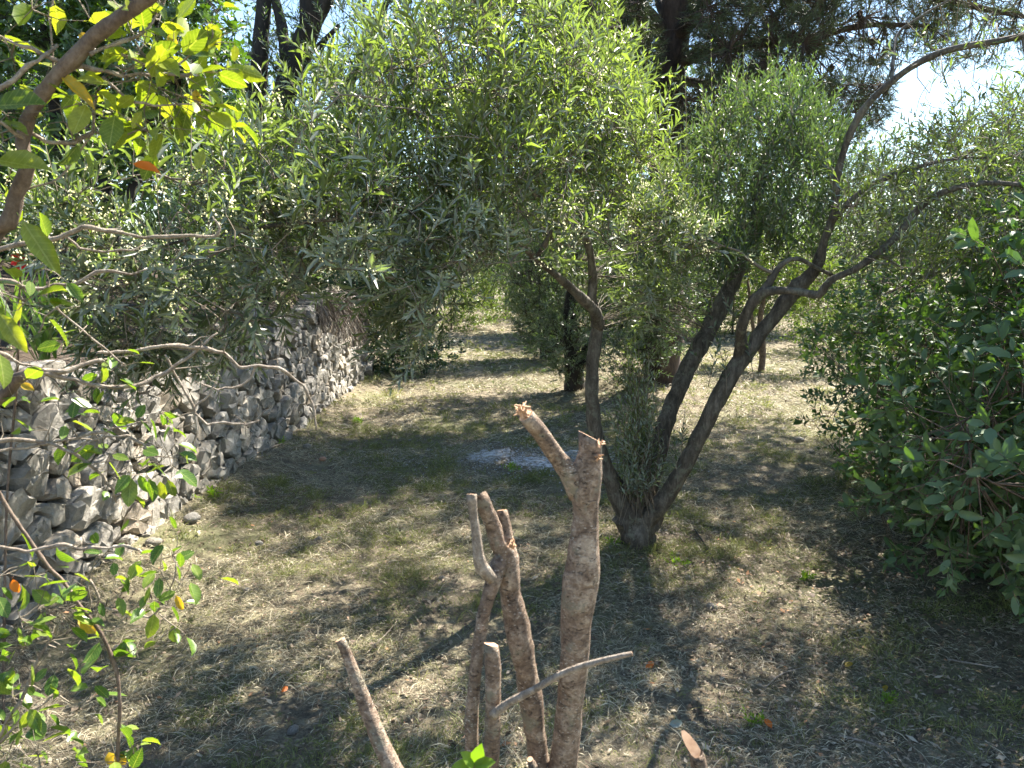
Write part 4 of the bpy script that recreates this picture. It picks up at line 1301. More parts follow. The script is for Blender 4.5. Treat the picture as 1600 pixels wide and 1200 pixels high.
# dark multi-stemmed tree
DY = 8.2
_p = at(425, 330, DY)
plant('dark_tree', 'black-barked tree with three bare stems rising behind the olive crown', 'tree', (_p[0], DY, 1.5),
      [(-3.4, 8.6, 5.2, 1.0, .9, .7), (-2.0, 9.8, 6.4, 1.2, .9, .8), (-3.0, 9.2, 4.2, .5, .5, .5)], 700, 'small', M_BACK, M_BARK_DARK,
      [px_trunk([(425, 345, DY, 22), (410, 260, DY, 16), (402, 180, DY, 13), (406, 90, DY, 12), (412, 0, DY, 11), (420, -120, DY, 8)]),
       px_trunk([(420, 300, DY, 18), (430, 210, DY - .1, 17), (447, 140, DY - .1, 17), (468, 85, DY - .1, 18), (490, 30, DY - .1, 15), (525, -40, DY - .1, 12)]),
       px_trunk([(468, 90, DY - .1, 11), (480, 40, DY - .2, 12), (482, -30, DY - .2, 12)]),
       px_trunk([(402, 175, DY, 7), (385, 125, DY, 7), (358, 85, DY, 6), (330, 40, DY, 5)]),
       px_trunk([(446, 95, DY - .1, 8), (440, 40, DY, 8), (425, -20, DY, 6)]),
       px_trunk([(490, 82, DY - .1, 5), (510, 60, DY - .1, 4), (530, 40, DY - .2, 3)])], nsec=40, scale=1.4)

# ------------------------------------------------------------------ the pine
PY = 10.5
_p = at(1045, 600, PY)
pine = thing('pine_tree', (_p[0], PY, gz(_p[0], PY)), 'tall dark pine with needle-covered boughs against the pale sky', 'pine tree')


def build_pine():
    G_ = Geo()
    nod, rad = [], []

    def lb(name, spec, sides=10, seed=0):
        p, r = px_path(spec)
        limb(name, pine, p, r, M_BARK_PINE, sides, .1, .14, seed, nscale=5)
        c, rr = catmull(p, r, .25)
        if name != 'trunk':
            nod.extend(list(c)); rad.extend(list(rr))
    lb('trunk', [(1035, 640, PY, 30), (1040, 450, PY, 26), (1042, 250, PY, 25), (1046, 120, PY, 25), (1060, 0, PY, 24), (1075, -160, PY, 20), (1085, -400, PY, 10)], 14, 1)
    lb('limb', [(1050, 100, PY, 12), (1110, 80, PY - .3, 10), (1180, 68, PY - .6, 8), (1260, 60, PY - 1, 6), (1350, 40, PY - 1.3, 4), (1450, 40, PY - 1.6, 3)], 8, 2)
    lb('limb', [(1052, 70, PY, 14), (1085, 20, PY - .4, 13), (1130, -30, PY - .8, 10), (1250, -60, PY - 1.2, 8), (1400, -20, PY - 1.5, 6), (1520, 10, PY - 1.7, 4), (1620, 30, PY - 1.8, 3)], 8, 3)
    lb('limb', [(1045, 120, PY, 8), (1100, 130, PY + .3, 6), (1150, 120, PY + .4, 5), (1240, 118, PY + .4, 3)], 8, 4)
    lb('limb', [(1042, 60, PY, 12), (1000, 10, PY - .3, 10), (940, -20, PY - .6, 8), (860, -20, PY - .8, 5)], 8, 5)
    lb('limb', [(1042, 130, PY, 9), (990, 100, PY - .2, 7), (920, 80, PY - .3, 5), (850, 70, PY - .4, 3)], 8, 6)
    lb('limb', [(1045, 40, PY, 9), (1020, -30, PY + 1, 8), (980, -100, PY + 1.6, 6)], 8, 7)
    lb('limb', [(1065, -30, PY, 12), (1200, -130, PY - .5, 9), (1350, -160, PY - 1, 6)], 8, 8)
    lb('limb', [(1045, 175, PY, 6), (1085, 190, PY - .3, 5), (1140, 200, PY - .4, 3)], 8, 9)
    # boughs of needles at the pixels they cover, through a depth of three metres
    regs = [([(835, -60), (990, -60), (1022, 60), (1020, 190), (990, 225), (960, 160), (900, 120), (840, 60)], 2400, 1.0),
            ([(1085, -60), (1320, -60), (1300, 60), (1240, 110), (1150, 130), (1080, 90)], 1650, 1.0),
            ([(1300, -60), (1500, -60), (1520, 20), (1440, 60), (1380, 130), (1290, 120), (1240, 110)], 620, .8),
            ([(1050, 130), (1120, 110), (1240, 110), (1330, 140), (1290, 175), (1200, 160), (1100, 220), (1050, 260)], 520, .9),
            ([(1290, 120), (1400, 130), (1380, 200), (1300, 230)], 260, .8),
            ([(1440, -60), (1640, -60), (1640, 60), (1520, 110), (1420, 90)], 430, .8),
            ]
    arrs = []
    # crown umbrella above the frame, extended with added boughs to shade path and wall
    ce = [(1.2, 10.5, 5.9, 1.6, 2.2, .8), (3.2, 9.0, 6.0, 1.8, 1.8, .9), (5.0, 8.2, 5.9, 1.6, 1.5, .8), (2.6, 11.5, 7.2, 2.4, 2.2, 1.2), (4.6, 10.0, 7.0, 1.8, 1.8, 1.0), (.6, 12.3, 6.2, 1.5, 1.5, .8), (6.2, 7.4, 5.8, 1.0, 1.2, .7), (4.4, 6.9, 6.2, 1.1, 1.0, .5), (.5, 7.0, 6.1, 1.3, 1.0, .45), (1.9, 7.3, 6.2, .8, .7, .4), (3.3, 6.2, 6.2, .9, .5, .4), *[(.4, 6.7, 6.0, 1.1, .8, .4)] * 2, (1.4, 6.6, 6.2, .7, .6, .4), (-.5, 7.2, 5.9, .7, .6, .35)]
    ub, uo = sample_ell(ce, 3300, 2.2)
    for poly, n, k in regs:
        m = max(14, n // 24)
        t = sample_poly(poly, m)
        tg = atv(t[:, 0], t[:, 1], PY - .6 + RG.uniform(-1.5, 1.2, m))
        nod2, rad2 = grow(nod, rad, tg, .004, .1, .05, 5, G_, rmax=.035, sides=4)
        nod[:] = nod2; rad[:] = rad2
        t = sample_poly(poly, n)
        base = atv(t[:, 0], t[:, 1], PY - .6 + RG.uniform(-1.6, 1.3, n))
        arr = np.array(nod)
        near = np.array([arr[np.argmin(((arr - b) ** 2).sum(1))] for b in base])
        out_ = unit(base - near + RG.normal(0, .02, base.shape))
        base = near + (base - near) * np.minimum(1, .45 / np.maximum(np.linalg.norm(base - near, axis=1), 1e-6))[:, None]
        d = out_ + RG.normal(0, .4, base.shape) + np.array([0, 0, .15])
        ln = RG.uniform(.08, .2, n)
        arrs.append(shoot_leaves(base, d, ln, 6, .11, .06, .8, .35, whorl=4))
        V, f, r = prisms(near, None, base + unit(d) * ln[:, None], .006, .003, RG.random(n)); G_.add(V, f, r)
    tg, _ = sample_ell(ce, 150, 2.2)
    nod2, rad2 = grow(nod, rad, tg, .006, .1, .1, 5, G_, rmax=.06, sides=4)
    arr = np.array(nod2)
    near = np.array([arr[np.argmin(((arr - b) ** 2).sum(1))] for b in ub])
    d = unit(ub - near) + RG.normal(0, .4, ub.shape) + np.array([0, 0, .2])
    ln = RG.uniform(.1, .24, len(ub))
    arrs.append(shoot_leaves(ub, d, ln, 5, .13, .09, .8, .35, whorl=3))
    V, f, r = prisms(near, None, ub + unit(d) * ln[:, None], .007, .003, RG.random(len(ub))); G_.add(V, f, r)
    child('twigs', G_.mesh('twigs', M_BARK_PINE), pine, 'stuff')
    foliage(pine, cat_arr(*arrs), 'needle', M_PINE, 0, 'crown')
    # cones
    for (x, y, Y) in ((1316, 55, 9.3), (1349, 25, 9.2), (1365, 58, 9.1), (1363, 88, 9.1), (1255, 180, 9.8), (1300, 100, 9.3), (1345, 15, 9.2)):
        c = at(x, y, Y)
        V, f = tube([c, c - np.array([.005, 0, .03]), c - np.array([.01, 0, .07]), c - np.array([.01, 0, .10])], [.012, .038, .032, .008], 9, .012, .35, x, 60)
        child('pine_cone', make_mesh('pine_cone', V, f, None, M_CONE), pine)


build_pine()

# ------------------------------------------------------------------ the pruned shrub right in front of the camera
CY = .95
pruned = thing('pruned_shrub', (.06, CY, gz(.06, CY)), 'hard-pruned shrub, a cluster of bare sawn brown stems in front', 'shrub')
FOOT = np.array([.05, .97, .02])


def stem(spec, name='stem', foot=None, cut=None, seed=0, mat=None, sides=18, rough=.09, capmat='x'):
    """spec runs from the bottom of the picture up to the sawn end; the foot continues it to the ground"""
    p, r = px_path(spec)
    if foot is not None:
        f0 = FOOT + np.array(foot)
        m1 = p[0] + unit(p[0] - p[1]) * .2
        p = np.concatenate([[f0, m1], p]); r = np.concatenate([[r[0] * 1.35, r[0] * 1.1], r])
    return limb(name, pruned, p, r, mat or M_BARK_CUT, sides, .012, rough, seed, cut, 26, ring=.07, capmat=M_CUTWOOD if capmat == 'x' else capmat)


STEM_1 = stem([(880, 1195, .96, 24), (890, 1104, .955, 23), (897, 1030, .95, 24), (902, 960, .95, 26), (907, 905, .95, 30), (912, 870, .95, 26), (914, 834, .95, 23), (915, 800, .95, 21), (914, 765, .95, 25), (919, 735, .95, 24), (922, 705, .95, 19), (922, 682, .95, 19)],
     foot=(.0, 0, 0), cut=(.42, .12, .8), seed=1, sides=24)
FORK = under(stem([(905, 775, .95, 17), (893, 745, .945, 18), (872, 716, .94, 14), (855, 692, .93, 13), (838, 668, .92, 14), (822, 648, .91, 13)], 'fork', None, (-.5, -.3, .6), 2), STEM_1)
STEM_2 = stem([(842, 1195, .97, 18), (832, 1110, .97, 18), (820, 1036, .97, 19), (806, 969, .97, 21), (797, 925, .97, 18), (793, 885, .97, 19), (790, 862, .97, 20), (778, 845, .965, 15), (768, 815, .96, 13), (757, 792, .955, 14), (749, 776, .95, 12)],
     foot=(-.02, .05, 0), cut=(-.5, .3, .6), seed=3, sides=20, rough=.14)
under(stem([(790, 850, .97, 13), (789, 820, .975, 10), (784, 797, .975, 9)], 'stub', None, (-.1, .25, .9), 4, sides=12), STEM_2)
STEM_3 = stem([(736, 1195, .93, 12), (738, 1104, .93, 11), (746, 1020, .935, 10), (757, 955, .94, 11), (768, 915, .945, 13), (778, 884, .955, 14), (791, 858, .972, 9)], foot=(-.06, -.02, 0), seed=5, capmat=None, sides=14)
under(stem([(770, 905, .94, 9), (754, 888, .935, 12), (748, 868, .93, 10), (744, 835, .93, 8), (739, 800, .93, 7), (737, 772, .925, 8)], 'dead_stub', None, (0, .25, .9), 6, M_BARK_TWIG, 12), STEM_3)
STEM_4 = stem([(766, 1195, .91, 14), (770, 1137, .91, 13), (771, 1070, .91, 13), (770, 1030, .91, 13), (767, 1006, .91, 12)], foot=(-.03, -.05, 0), cut=(.25, .18, .8), seed=7, sides=16)
under(stem([(770, 1118, .90, 8), (795, 1098, .89, 7), (830, 1080, .88, 6), (880, 1052, .86, 5.5), (930, 1035, .84, 5), (988, 1021, .82, 4)], 'dead_twig', None, (.9, -.1, .2), 8, M_BARK_TWIG, 10), STEM_4)
stem([(612, 1198, .88, 15), (592, 1155, .89, 14), (575, 1110, .90, 13), (558, 1065, .905, 11), (543, 1025, .91, 9), (531, 999, .91, 8)], foot=(-.1, -.06, 0), cut=(-.4, .15, .7), seed=9, sides=14)
stem([(1096, 1215, .90, 14), (1090, 1185, .90, 13), (1084, 1170, .90, 10)], foot=(.12, -.05, 0), cut=(.4, -.75, .4), seed=10, sides=12)
stem([(838, 1210, .93, 7), (832, 1194, .93, 6), (828, 1186, .93, 5)], 'stub', (.02, -.03, 0), (-.3, -.3, .8), 11, sides=10)
# torn splinters on the broken fork and round the saw cuts
g = Geo()
for (x, y, Y, tx, ty, n, w) in ((820, 648, .905, -.62, .78, 26, 6), (930, 716, .935, .7, .2, 7, 3), (800, 852, .95, .1, .5, 9, 3), (935, 696, .94, .5, .3, 6, 4)):
    for k in range(n):
        a = at(x + RG.normal(0, w), y + RG.normal(0, w), Y + RG.normal(0, .004))
        b = at(x + tx * 24 * RG.uniform(.1, 1) + RG.normal(0, w * .8), y - ty * 24 * RG.uniform(.1, 1) + RG.normal(0, w * .6), Y + RG.normal(0, .008))
        V, f, r = prisms(a[None], ((a + b) / 2)[None], b[None], RG.uniform(.0012, .0032), .0006, RG.random()); g.add(V, f, r)
child('splinters', g.mesh('splinters', M_CUTWOOD), pruned, 'stuff')
for (x, y, dx, dy, L) in ((735, 1190, -.3, .5, .03), (742, 1185, .2, .8, .034), (750, 1192, .7, .3, .028), (738, 1198, -.7, .1, .03), (746, 1200, .3, -.2, .026)):
    put_leaf(pruned, at(742, 1196, .86), np.array([dx, -.2, dy]), np.array([.1, -.6, .7]), L, L * .55, 'oval', M_BRIGHT, 0)

# ------------------------------------------------------------------ leafy branches at the left edge
B = 'branch'


def vine(name, label, cat, loc, branches, bark, clusters, singles_mat, yellow=(), dens=1.0, seed=0):
    root = thing(name, loc, label, cat)
    for k, (nm, spec) in enumerate(branches):
        p, r = px_path(spec)
        if nm == B:
            r = r * .60
        else:
            r = r * .8
        if nm == B:                                          # twigs kink at their buds
            q_ = [p[0]]
            for a_, b_ in zip(p[:-1], p[1:]):
                l_ = np.linalg.norm(b_ - a_)
                q_ += [a_ + (b_ - a_) * .35 + RG.normal(0, .035 * l_, 3), a_ + (b_ - a_) * .7 + RG.normal(0, .035 * l_, 3), b_]
            r = np.interp(np.linspace(0, len(r) - 1, len(q_)), np.arange(len(r)), r) * RG.uniform(.85, 1.2, len(q_))
            p = np.array(q_)
        limb(nm, root, p, r, M_BARK_BROWN if nm == 'main_stem' else bark, 14 if nm == 'main_stem' else 8, .012, .28, seed + k, nscale=60)
    spur = Geo()
    nodes_b = np.concatenate([catmull(*px_path(s_), .03)[0] for _, s_ in branches])
    for nm, spec in branches:                                # short side spurs so that the twigs fork
        if nm != B:
            continue
        p, r = px_path(spec)
        c, rr = catmull(p, r, .02)
        for k in range(2, len(c)):
            if RG.random() < .22:
                t_ = unit(c[k] - c[k - 1])
                dv = unit(t_ * RG.uniform(.3, .9) + RG.normal(0, .6, 3))
                l_ = RG.uniform(.01, .05)
                V, f, q_ = prisms(c[k][None], (c[k] + dv * l_ * .5 + RG.normal(0, .003, 3))[None], (c[k] + dv * l_)[None], max(rr[k] * .35, .0007), .0005, RG.random()); spur.add(V, f, q_)
    for (x, y, Y, n, spread, L, face) in clusters:
        c = at(x, y, Y)
        nb = nodes_b[np.argmin(((nodes_b - c) ** 2).sum(1))]
        V, f, q_ = prisms(nb[None], ((nb + c) / 2 + RG.normal(0, .006, 3))[None], c[None], .0014, .0010, RG.random()); spur.add(V, f, q_)
        for k in range(int(n * dens + .5)):
            p = c + RG.normal(0, spread, 3) * np.array([1, .8, 1])
            dirv = unit(p - c + RG.normal(0, .02, 3) + np.array([0, 0, -.012]))
            nrm = unit(np.array([RG.normal(.25, .45), RG.normal(-.35 if face else .2, .45), RG.normal(.8, .35)]))
            l = L * RG.uniform(.55, 1.05)
            put_leaf(root, p, dirv, nrm, l, l * RG.uniform(.48, .64), 'oval', singles_mat, int(RG.integers(0, 3)))
            e_ = p - dirv * l * .14
            V, f, q_ = prisms(c[None], ((c + e_) / 2 + RG.normal(0, .003, 3))[None], e_[None], .0008, .0005, RG.random()); spur.add(V, f, q_)
    child('twigs', spur.mesh('twigs', M_TWIG), root, 'stuff')
    for (x, y, Y, dx, dy, L, w, m) in yellow:
        put_leaf(root, at(x, y, Y), np.array([dx, -.05, dy]), np.array([.25, -.8, .5]), L, L * w, 'oval', m, 1)
    return root


B = 'branch'
left_up = vine('leaning_shrub', 'leaning brown stem with backlit yellow-green leaves at the upper left', 'shrub', (-1.1, .95, 0), [
    ('main_stem', [(-330, 1700, .95, 22), (-160, 900, 1.0, 20), (-40, 440, 1.0, 17), (14, 342, 1.0, 14), (28, 296, 1.0, 15), (41, 262, 1.0, 13), (36, 215, 1.0, 12), (46, 180, 1.0, 12), (75, 135, 1.0, 13), (112, 93, 1.0, 13), (160, 48, 1.0, 13), (200, 18, 1.0, 12), (260, -30, 1.0, 12), (330, -110, 1.0, 9)]),
    (B, [(-40, 40, .95, 4), (0, 57, .97, 4), (50, 75, .98, 5), (105, 105, 1.0, 6)]),
    (B, [(-30, 150, .95, 6), (0, 138, .96, 7), (60, 95, .97, 5), (90, 70, 1.0, 3)]),
    (B, [(105, 105, 1.0, 6), (170, 112, 1.03, 5), (235, 118, 1.05, 4), (310, 108, 1.08, 3), (350, 115, 1.1, 2)]),
    (B, [(140, 85, 1.0, 5), (195, 63, 1.03, 4), (235, 40, 1.05, 3), (255, 5, 1.07, 2)]),
    (B, [(190, 85, 1.03, 3), (235, 105, 1.06, 3), (280, 100, 1.08, 2.5), (330, 68, 1.1, 2)]),
    (B, [(36, 200, 1.0, 5), (75, 222, 1.02, 5), (115, 224, 1.04, 5), (145, 205, 1.05, 4), (152, 150, 1.06, 3)]),
    (B, [(0, 190, .95, 4), (36, 215, .98, 4)]),
    (B, [(30, 305, 1.0, 3), (80, 285, 1.02, 2.5), (120, 245, 1.04, 2), (150, 205, 1.05, 2)]),
    (B, [(160, 120, 1.04, 3), (210, 160, 1.05, 2.5), (250, 165, 1.06, 2.5), (310, 165, 1.08, 2)]),
    (B, [(145, 205, 1.05, 3), (200, 210, 1.06, 2.5), (230, 200, 1.07, 2)]),
    (B, [(80, -20, 1.0, 2), (79, 40, 1.0, 2), (80, 120, 1.0, 2)]),
], M_BARK_TWIG, [
    (205, 50, 1.05, 7, .035, .040, 0), (235, 30, 1.06, 6, .035, .040, 0), (255, 10, 1.07, 5, .03, .040, 0), (230, 90, 1.06, 7, .04, .042, 0), (265, 105, 1.07, 7, .04, .042, 0), (300, 110, 1.08, 7, .04, .042, 0), (345, 105, 1.1, 5, .03, .042, 0),
    (190, 110, 1.04, 6, .035, .045, 0), (215, 125, 1.05, 6, .035, .045, 0), (245, 135, 1.06, 6, .035, .045, 0), (160, 150, 1.05, 4, .03, .04, 0), (170, 185, 1.05, 5, .03, .04, 0), (285, 150, 1.07, 4, .03, .042, 0), (310, 165, 1.08, 5, .03, .042, 0),
    (220, 175, 1.06, 5, .03, .05, 0), (230, 205, 1.06, 4, .03, .05, 0), (255, 195, 1.06, 4, .025, .045, 0), (330, 35, 1.1, 3, .025, .045, 0), (325, 70, 1.1, 2, .02, .045, 0), (130, 160, 1.04, 3, .03, .045, 0), (100, 190, 1.02, 2, .03, .045, 0),
    (50, 15, .98, 5, .035, .045, 0), (20, 90, .98, 4, .03, .05, 0), (10, 180, .97, 3, .02, .06, 0), (5, 220, .97, 3, .02, .05, 0), (20, 255, .97, 3, .03, .06, 0), (10, 470, .95, 5, .03, .05, 0), (40, 470, .97, 5, .03, .045, 0), (330, 190, 1.08, 3, .03, .042, 0), (140, 30, 1.02, 3, .04, .045, 0)],
    M_FRONT, [
    (128, 50, 1.02, .3, -.7, .02, .75, M_YELLOW), (266, 52, 1.07, .15, -.9, .024, .55, M_YELLOW), (305, 140, 1.08, .1, -.9, .024, .5, M_YELLOW), (208, 256, 1.06, .95, -.25, .036, .42, M_ORANGE),
    (35, 345, .95, .5, -.8, .075, .36, M_FRONT), (0, 490, .93, .5, -.9, .055, .4, M_FRONT), (-5, 165, .95, .8, .1, .055, .6, M_FRONT), (-4, 250, .95, .9, -.1, .06, .5, M_FRONT), (95, 115, 1.0, .8, -.8, .055, .3, M_YELLOW)], dens=1.35, seed=20)

bare = vine('bare_branch_shrub', 'thin pale bare twigs with few leaves reaching across the stone wall', 'shrub', (-1.25, 1.15, 0), [
    ('main_stem', [(-420, 1500, 1.15, 16), (-200, 900, 1.15, 14), (-80, 680, 1.15, 12), (0, 622, 1.15, 11), (30, 590, 1.15, 10), (60, 580, 1.15, 8)]),
    (B, [(60, 580, 1.15, 8), (110, 578, 1.17, 6), (160, 562, 1.2, 4)]),
    (B, [(65, 583, 1.15, 6), (115, 592, 1.17, 5), (165, 604, 1.2, 5), (210, 603, 1.22, 5), (255, 585, 1.25, 5), (305, 550, 1.28, 4), (340, 520, 1.3, 2)]),
    (B, [(150, 552, 1.2, 4), (180, 550, 1.22, 4), (260, 540, 1.25, 5), (310, 543, 1.28, 5), (350, 551, 1.3, 5), (375, 574, 1.31, 4), (405, 571, 1.33, 4), (440, 577, 1.35, 4), (475, 603, 1.37, 3.5), (491, 642, 1.38, 3), (494, 672, 1.38, 2)]),
    (B, [(400, 570, 1.33, 3), (392, 590, 1.33, 3), (375, 603, 1.32, 3), (340, 609, 1.3, 2.5), (315, 600, 1.29, 2)]),
    (B, [(258, 555, 1.25, 2.5), (280, 595, 1.27, 3), (303, 637, 1.28, 3.5), (306, 660, 1.28, 2.5), (301, 705, 1.28, 2)]),
    (B, [(303, 638, 1.28, 3), (322, 622, 1.29, 3), (338, 598, 1.3, 2)]),
    (B, [(305, 646, 1.28, 3), (325, 664, 1.29, 3), (350, 660, 1.3, 3), (385, 664, 1.31, 2.5), (405, 657, 1.32, 2)]),
    (B, [(-120, 700, 1.1, 5), (0, 689, 1.12, 5), (60, 690, 1.14, 4.5), (120, 685, 1.16, 4), (180, 668, 1.18, 3), (232, 660, 1.2, 2)]),
    (B, [(-100, 720, 1.1, 5), (0, 704, 1.12, 4), (60, 695, 1.14, 4), (75, 693, 1.14, 4), (115, 708, 1.15, 4), (160, 742, 1.17, 4), (172, 760, 1.17, 3), (182, 785, 1.18, 2)]),
    (B, [(118, 708, 1.15, 3), (140, 690, 1.16, 3), (160, 683, 1.17, 2.5), (200, 680, 1.18, 3), (225, 695, 1.18, 2.5), (232, 730, 1.18, 2)]),
    (B, [(-100, 850, 1.1, 5), (0, 854, 1.12, 5), (40, 862, 1.13, 5), (70, 856, 1.14, 5), (92, 851, 1.14, 5), (130, 858, 1.15, 4), (170, 856, 1.16, 3.5), (192, 852, 1.17, 4), (218, 860, 1.18, 2)]),
    (B, [(-80, 420, 1.1, 5), (0, 437, 1.12, 5), (50, 451, 1.14, 5), (100, 445, 1.16, 4), (150, 425, 1.18, 4), (230, 420, 1.2, 2)]),
    (B, [(-60, 400, 1.1, 6), (66, 377, 1.14, 6), (100, 368, 1.15, 6), (130, 355, 1.16, 6), (180, 362, 1.18, 5), (240, 370, 1.2, 5), (300, 368, 1.22, 4), (340, 368, 1.24, 4), (343, 355, 1.24, 3), (332, 338, 1.24, 2)]),
    (B, [(100, 368, 1.15, 3), (125, 388, 1.16, 3), (170, 393, 1.18, 2.5), (225, 382, 1.2, 2)]),
    (B, [(60, 455, 1.14, 2.5), (110, 500, 1.16, 2.5), (165, 545, 1.18, 2.5), (195, 570, 1.19, 2)]),
    (B, [(-30, 540, 1.1, 5), (10, 555, 1.12, 5), (30, 568, 1.13, 4), (50, 572, 1.14, 2)]),
    (B, [(60, 520, 1.14, 2), (70, 495, 1.14, 2), (110, 470, 1.15, 2)]),
], M_BARK_TWIG, [
    (150, 590, 1.2, 4, .02, .035, 0), (155, 570, 1.2, 3, .015, .035, 0), (180, 575, 1.2, 3, .018, .035, 0), (165, 632, 1.18, 3, .02, .042, 0), (170, 665, 1.18, 4, .018, .035, 0), (75, 672, 1.14, 3, .018, .03, 0), (110, 668, 1.15, 3, .02, .035, 0),
    (165, 705, 1.17, 5, .03, .042, 0), (190, 718, 1.17, 6, .03, .045, 0), (215, 735, 1.18, 5, .025, .04, 0), (245, 725, 1.18, 6, .03, .04, 0), (265, 715, 1.18, 5, .025, .038, 0), (180, 745, 1.17, 4, .02, .035, 0), (265, 655, 1.27, 3, .02, .035, 0), (250, 645, 1.26, 3, .02, .035, 0),
    (48, 628, 1.13, 2, .01, .04, 0), (15, 590, 1.12, 3, .02, .04, 0), (125, 520, 1.16, 2, .02, .035, 0), (70, 420, 1.14, 3, .02, .035, 0)],
    M_SAPLING, [(194, 748, 1.17, .1, -.9, .024, .8, M_YELLOW), (218, 742, 1.17, .3, -.9, .032, .45, M_BRIGHT), (200, 760, 1.17, -.2, -.9, .030, .5, M_FRONT), (33, 600, 1.13, .6, -.3, .02, .6, M_YELLOW), (250, 752, 1.17, .1, -.9, .032, .5, M_FRONT), (262, 750, 1.17, .3, -.9, .03, .5, M_FRONT)], seed=60)

low = vine('leafy_sapling', 'low sapling with fresh green oval leaves at the lower left corner', 'sapling', (-.62, 1.25, 0), [
    ('main_stem', [(182, 1480, 1.25, 5), (184, 1190, 1.22, 4), (187, 1110, 1.2, 3.5), (182, 1050, 1.2, 4), (158, 990, 1.2, 4), (120, 940, 1.2, 4), (100, 910, 1.2, 4), (75, 885, 1.2, 4), (40, 835, 1.2, 4), (10, 790, 1.2, 4), (-40, 700, 1.2, 3)]),
    (B, [(138, 960, 1.2, 3), (140, 900, 1.2, 3), (152, 870, 1.2, 3), (165, 880, 1.2, 2)]),
    (B, [(140, 905, 1.2, 3), (165, 950, 1.2, 3), (200, 962, 1.2, 3), (232, 965, 1.2, 2.5), (262, 945, 1.2, 2), (275, 880, 1.2, 2)]),
    (B, [(190, 970, 1.2, 2.5), (210, 950, 1.2, 2), (235, 930, 1.2, 2)]),
    (B, [(-80, 1260, 1.15, 5), (0, 1150, 1.15, 5), (30, 1100, 1.16, 5), (60, 1030, 1.17, 4), (85, 990, 1.18, 3), (100, 965, 1.18, 2)]),
    (B, [(0, 1160, 1.15, 4), (50, 1110, 1.16, 3), (90, 1085, 1.18, 2)]),
], M_BARK_TWIG, [
    (155, 875, 1.2, 5, .022, .038, 0), (180, 880, 1.2, 4, .02, .04, 0), (270, 868, 1.2, 5, .02, .038, 0), (250, 890, 1.2, 5, .025, .038, 0), (285, 905, 1.2, 4, .02, .038, 0), (235, 925, 1.2, 5, .025, .038, 0), (265, 950, 1.2, 5, .025, .04, 0), (275, 980, 1.2, 4, .022, .036, 0),
    (170, 940, 1.2, 4, .03, .045, 0), (180, 985, 1.2, 3, .02, .05, 0), (210, 1015, 1.2, 2, .012, .055, 0), (130, 985, 1.2, 4, .025, .042, 0), (60, 950, 1.18, 6, .035, .045, 0), (30, 965, 1.17, 6, .035, .045, 0), (80, 1000, 1.18, 6, .035, .045, 0), (40, 1010, 1.17, 6, .035, .04, 0),
    (20, 1040, 1.16, 5, .03, .04, 0), (100, 1030, 1.18, 4, .03, .04, 0), (20, 1090, 1.16, 7, .03, .045, 0), (50, 1130, 1.16, 6, .03, .045, 0), (20, 1160, 1.15, 7, .03, .045, 0), (60, 1180, 1.16, 6, .03, .045, 0), (110, 1190, 1.18, 5, .03, .04, 0), (180, 1180, 1.22, 6, .025, .04, 0), (210, 1185, 1.22, 5, .02, .04, 0), (10, 1190, 1.15, 6, .03, .045, 0),
    (170, 1050, 1.2, 2, .015, .05, 0), (140, 1095, 1.2, 2, .015, .05, 0), (0, 900, 1.15, 4, .03, .045, 0), (55, 900, 1.17, 3, .02, .04, 0)],
    M_SAPLING, [(20, 905, 1.16, .2, -.9, .025, .6, M_ORANGE), (170, 1175, 1.22, .2, -.8, .028, .7, M_YELLOW), (182, 1178, 1.22, .4, -.7, .026, .7, M_YELLOW), (275, 930, 1.2, .3, -.9, .03, .4, M_YELLOW), (150, 990, 1.2, -.3, .4, .04, .5, M_YELLOW)], dens=1.25, seed=90)

# ------------------------------------------------------------------ strap-leaved plants and a red flower on the terrace
def strap_plant(x, y, z, n, L, label, seed):
    root = thing('strap_leaf_plant', (x, y, z), label, 'plant')
    r = np.random.default_rng(seed)
    for k in range(n):
        an = r.uniform(0, 6.28); lean = r.uniform(.15, .8); l = L * r.uniform(.6, 1.1); w = .0055 * L / .45
        ts = np.linspace(0, 1, 6)
        rad_ = lean * l * ts ** 1.3
        h = l * ts * (1 - .45 * lean * ts)
        c = np.stack([np.cos(an) * rad_, np.sin(an) * rad_, h], 1) + np.array([x, y, z]) + r.normal(0, .02, 3) * np.array([1, 1, 0])
        s = np.array([-math.sin(an), math.cos(an), 0]) * w
        wd = np.array([.6, 1, 1, .85, .5, .05])[:, None]
        V = np.concatenate([c - s * wd, c + s * wd])
        i = np.arange(5)
        child('leaf', make_mesh('leaf', V, [np.stack([i, i + 1, i + 7, i + 6], 1)], np.full(12, r.random()), M_STRAP, True), root)


for k, (px_, py_, Y_, n, L, lab) in enumerate((
        (70, 545, 3.6, 38, .55, 'strappy green leaf clump on the wall top behind the bare twigs'),
        (25, 520, 4.1, 34, .6, 'taller strap-leaved clump on the terrace at the left edge'),
        (150, 520, 4.6, 30, .45, 'strap-leaved clump on the terrace under the olive crown'),
        (310, 800, 5.25, 9, .22, 'small strap-leaved weed at the foot of the stone wall'),
        (985, 1000, 3.4, 0, .1, ''))):
    if n:
        q = at(px_, py_, Y_)
        strap_plant(q[0], q[1], q[2] - .05, n, L, lab, 40 + k)
rf = thing('red_flower', at(35, 412, 2.2), 'small red flower among the leaves at the left edge', 'flower')
for k in range(9):
    an = k * 2.4
    put_leaf(rf, at(34, 408, 2.2), np.array([math.cos(an), -.5, math.sin(an)]), np.array([-math.sin(an) * .3, -.9, .3]), .03, .022, 'oval', M_RED, k % 3, 'petal')
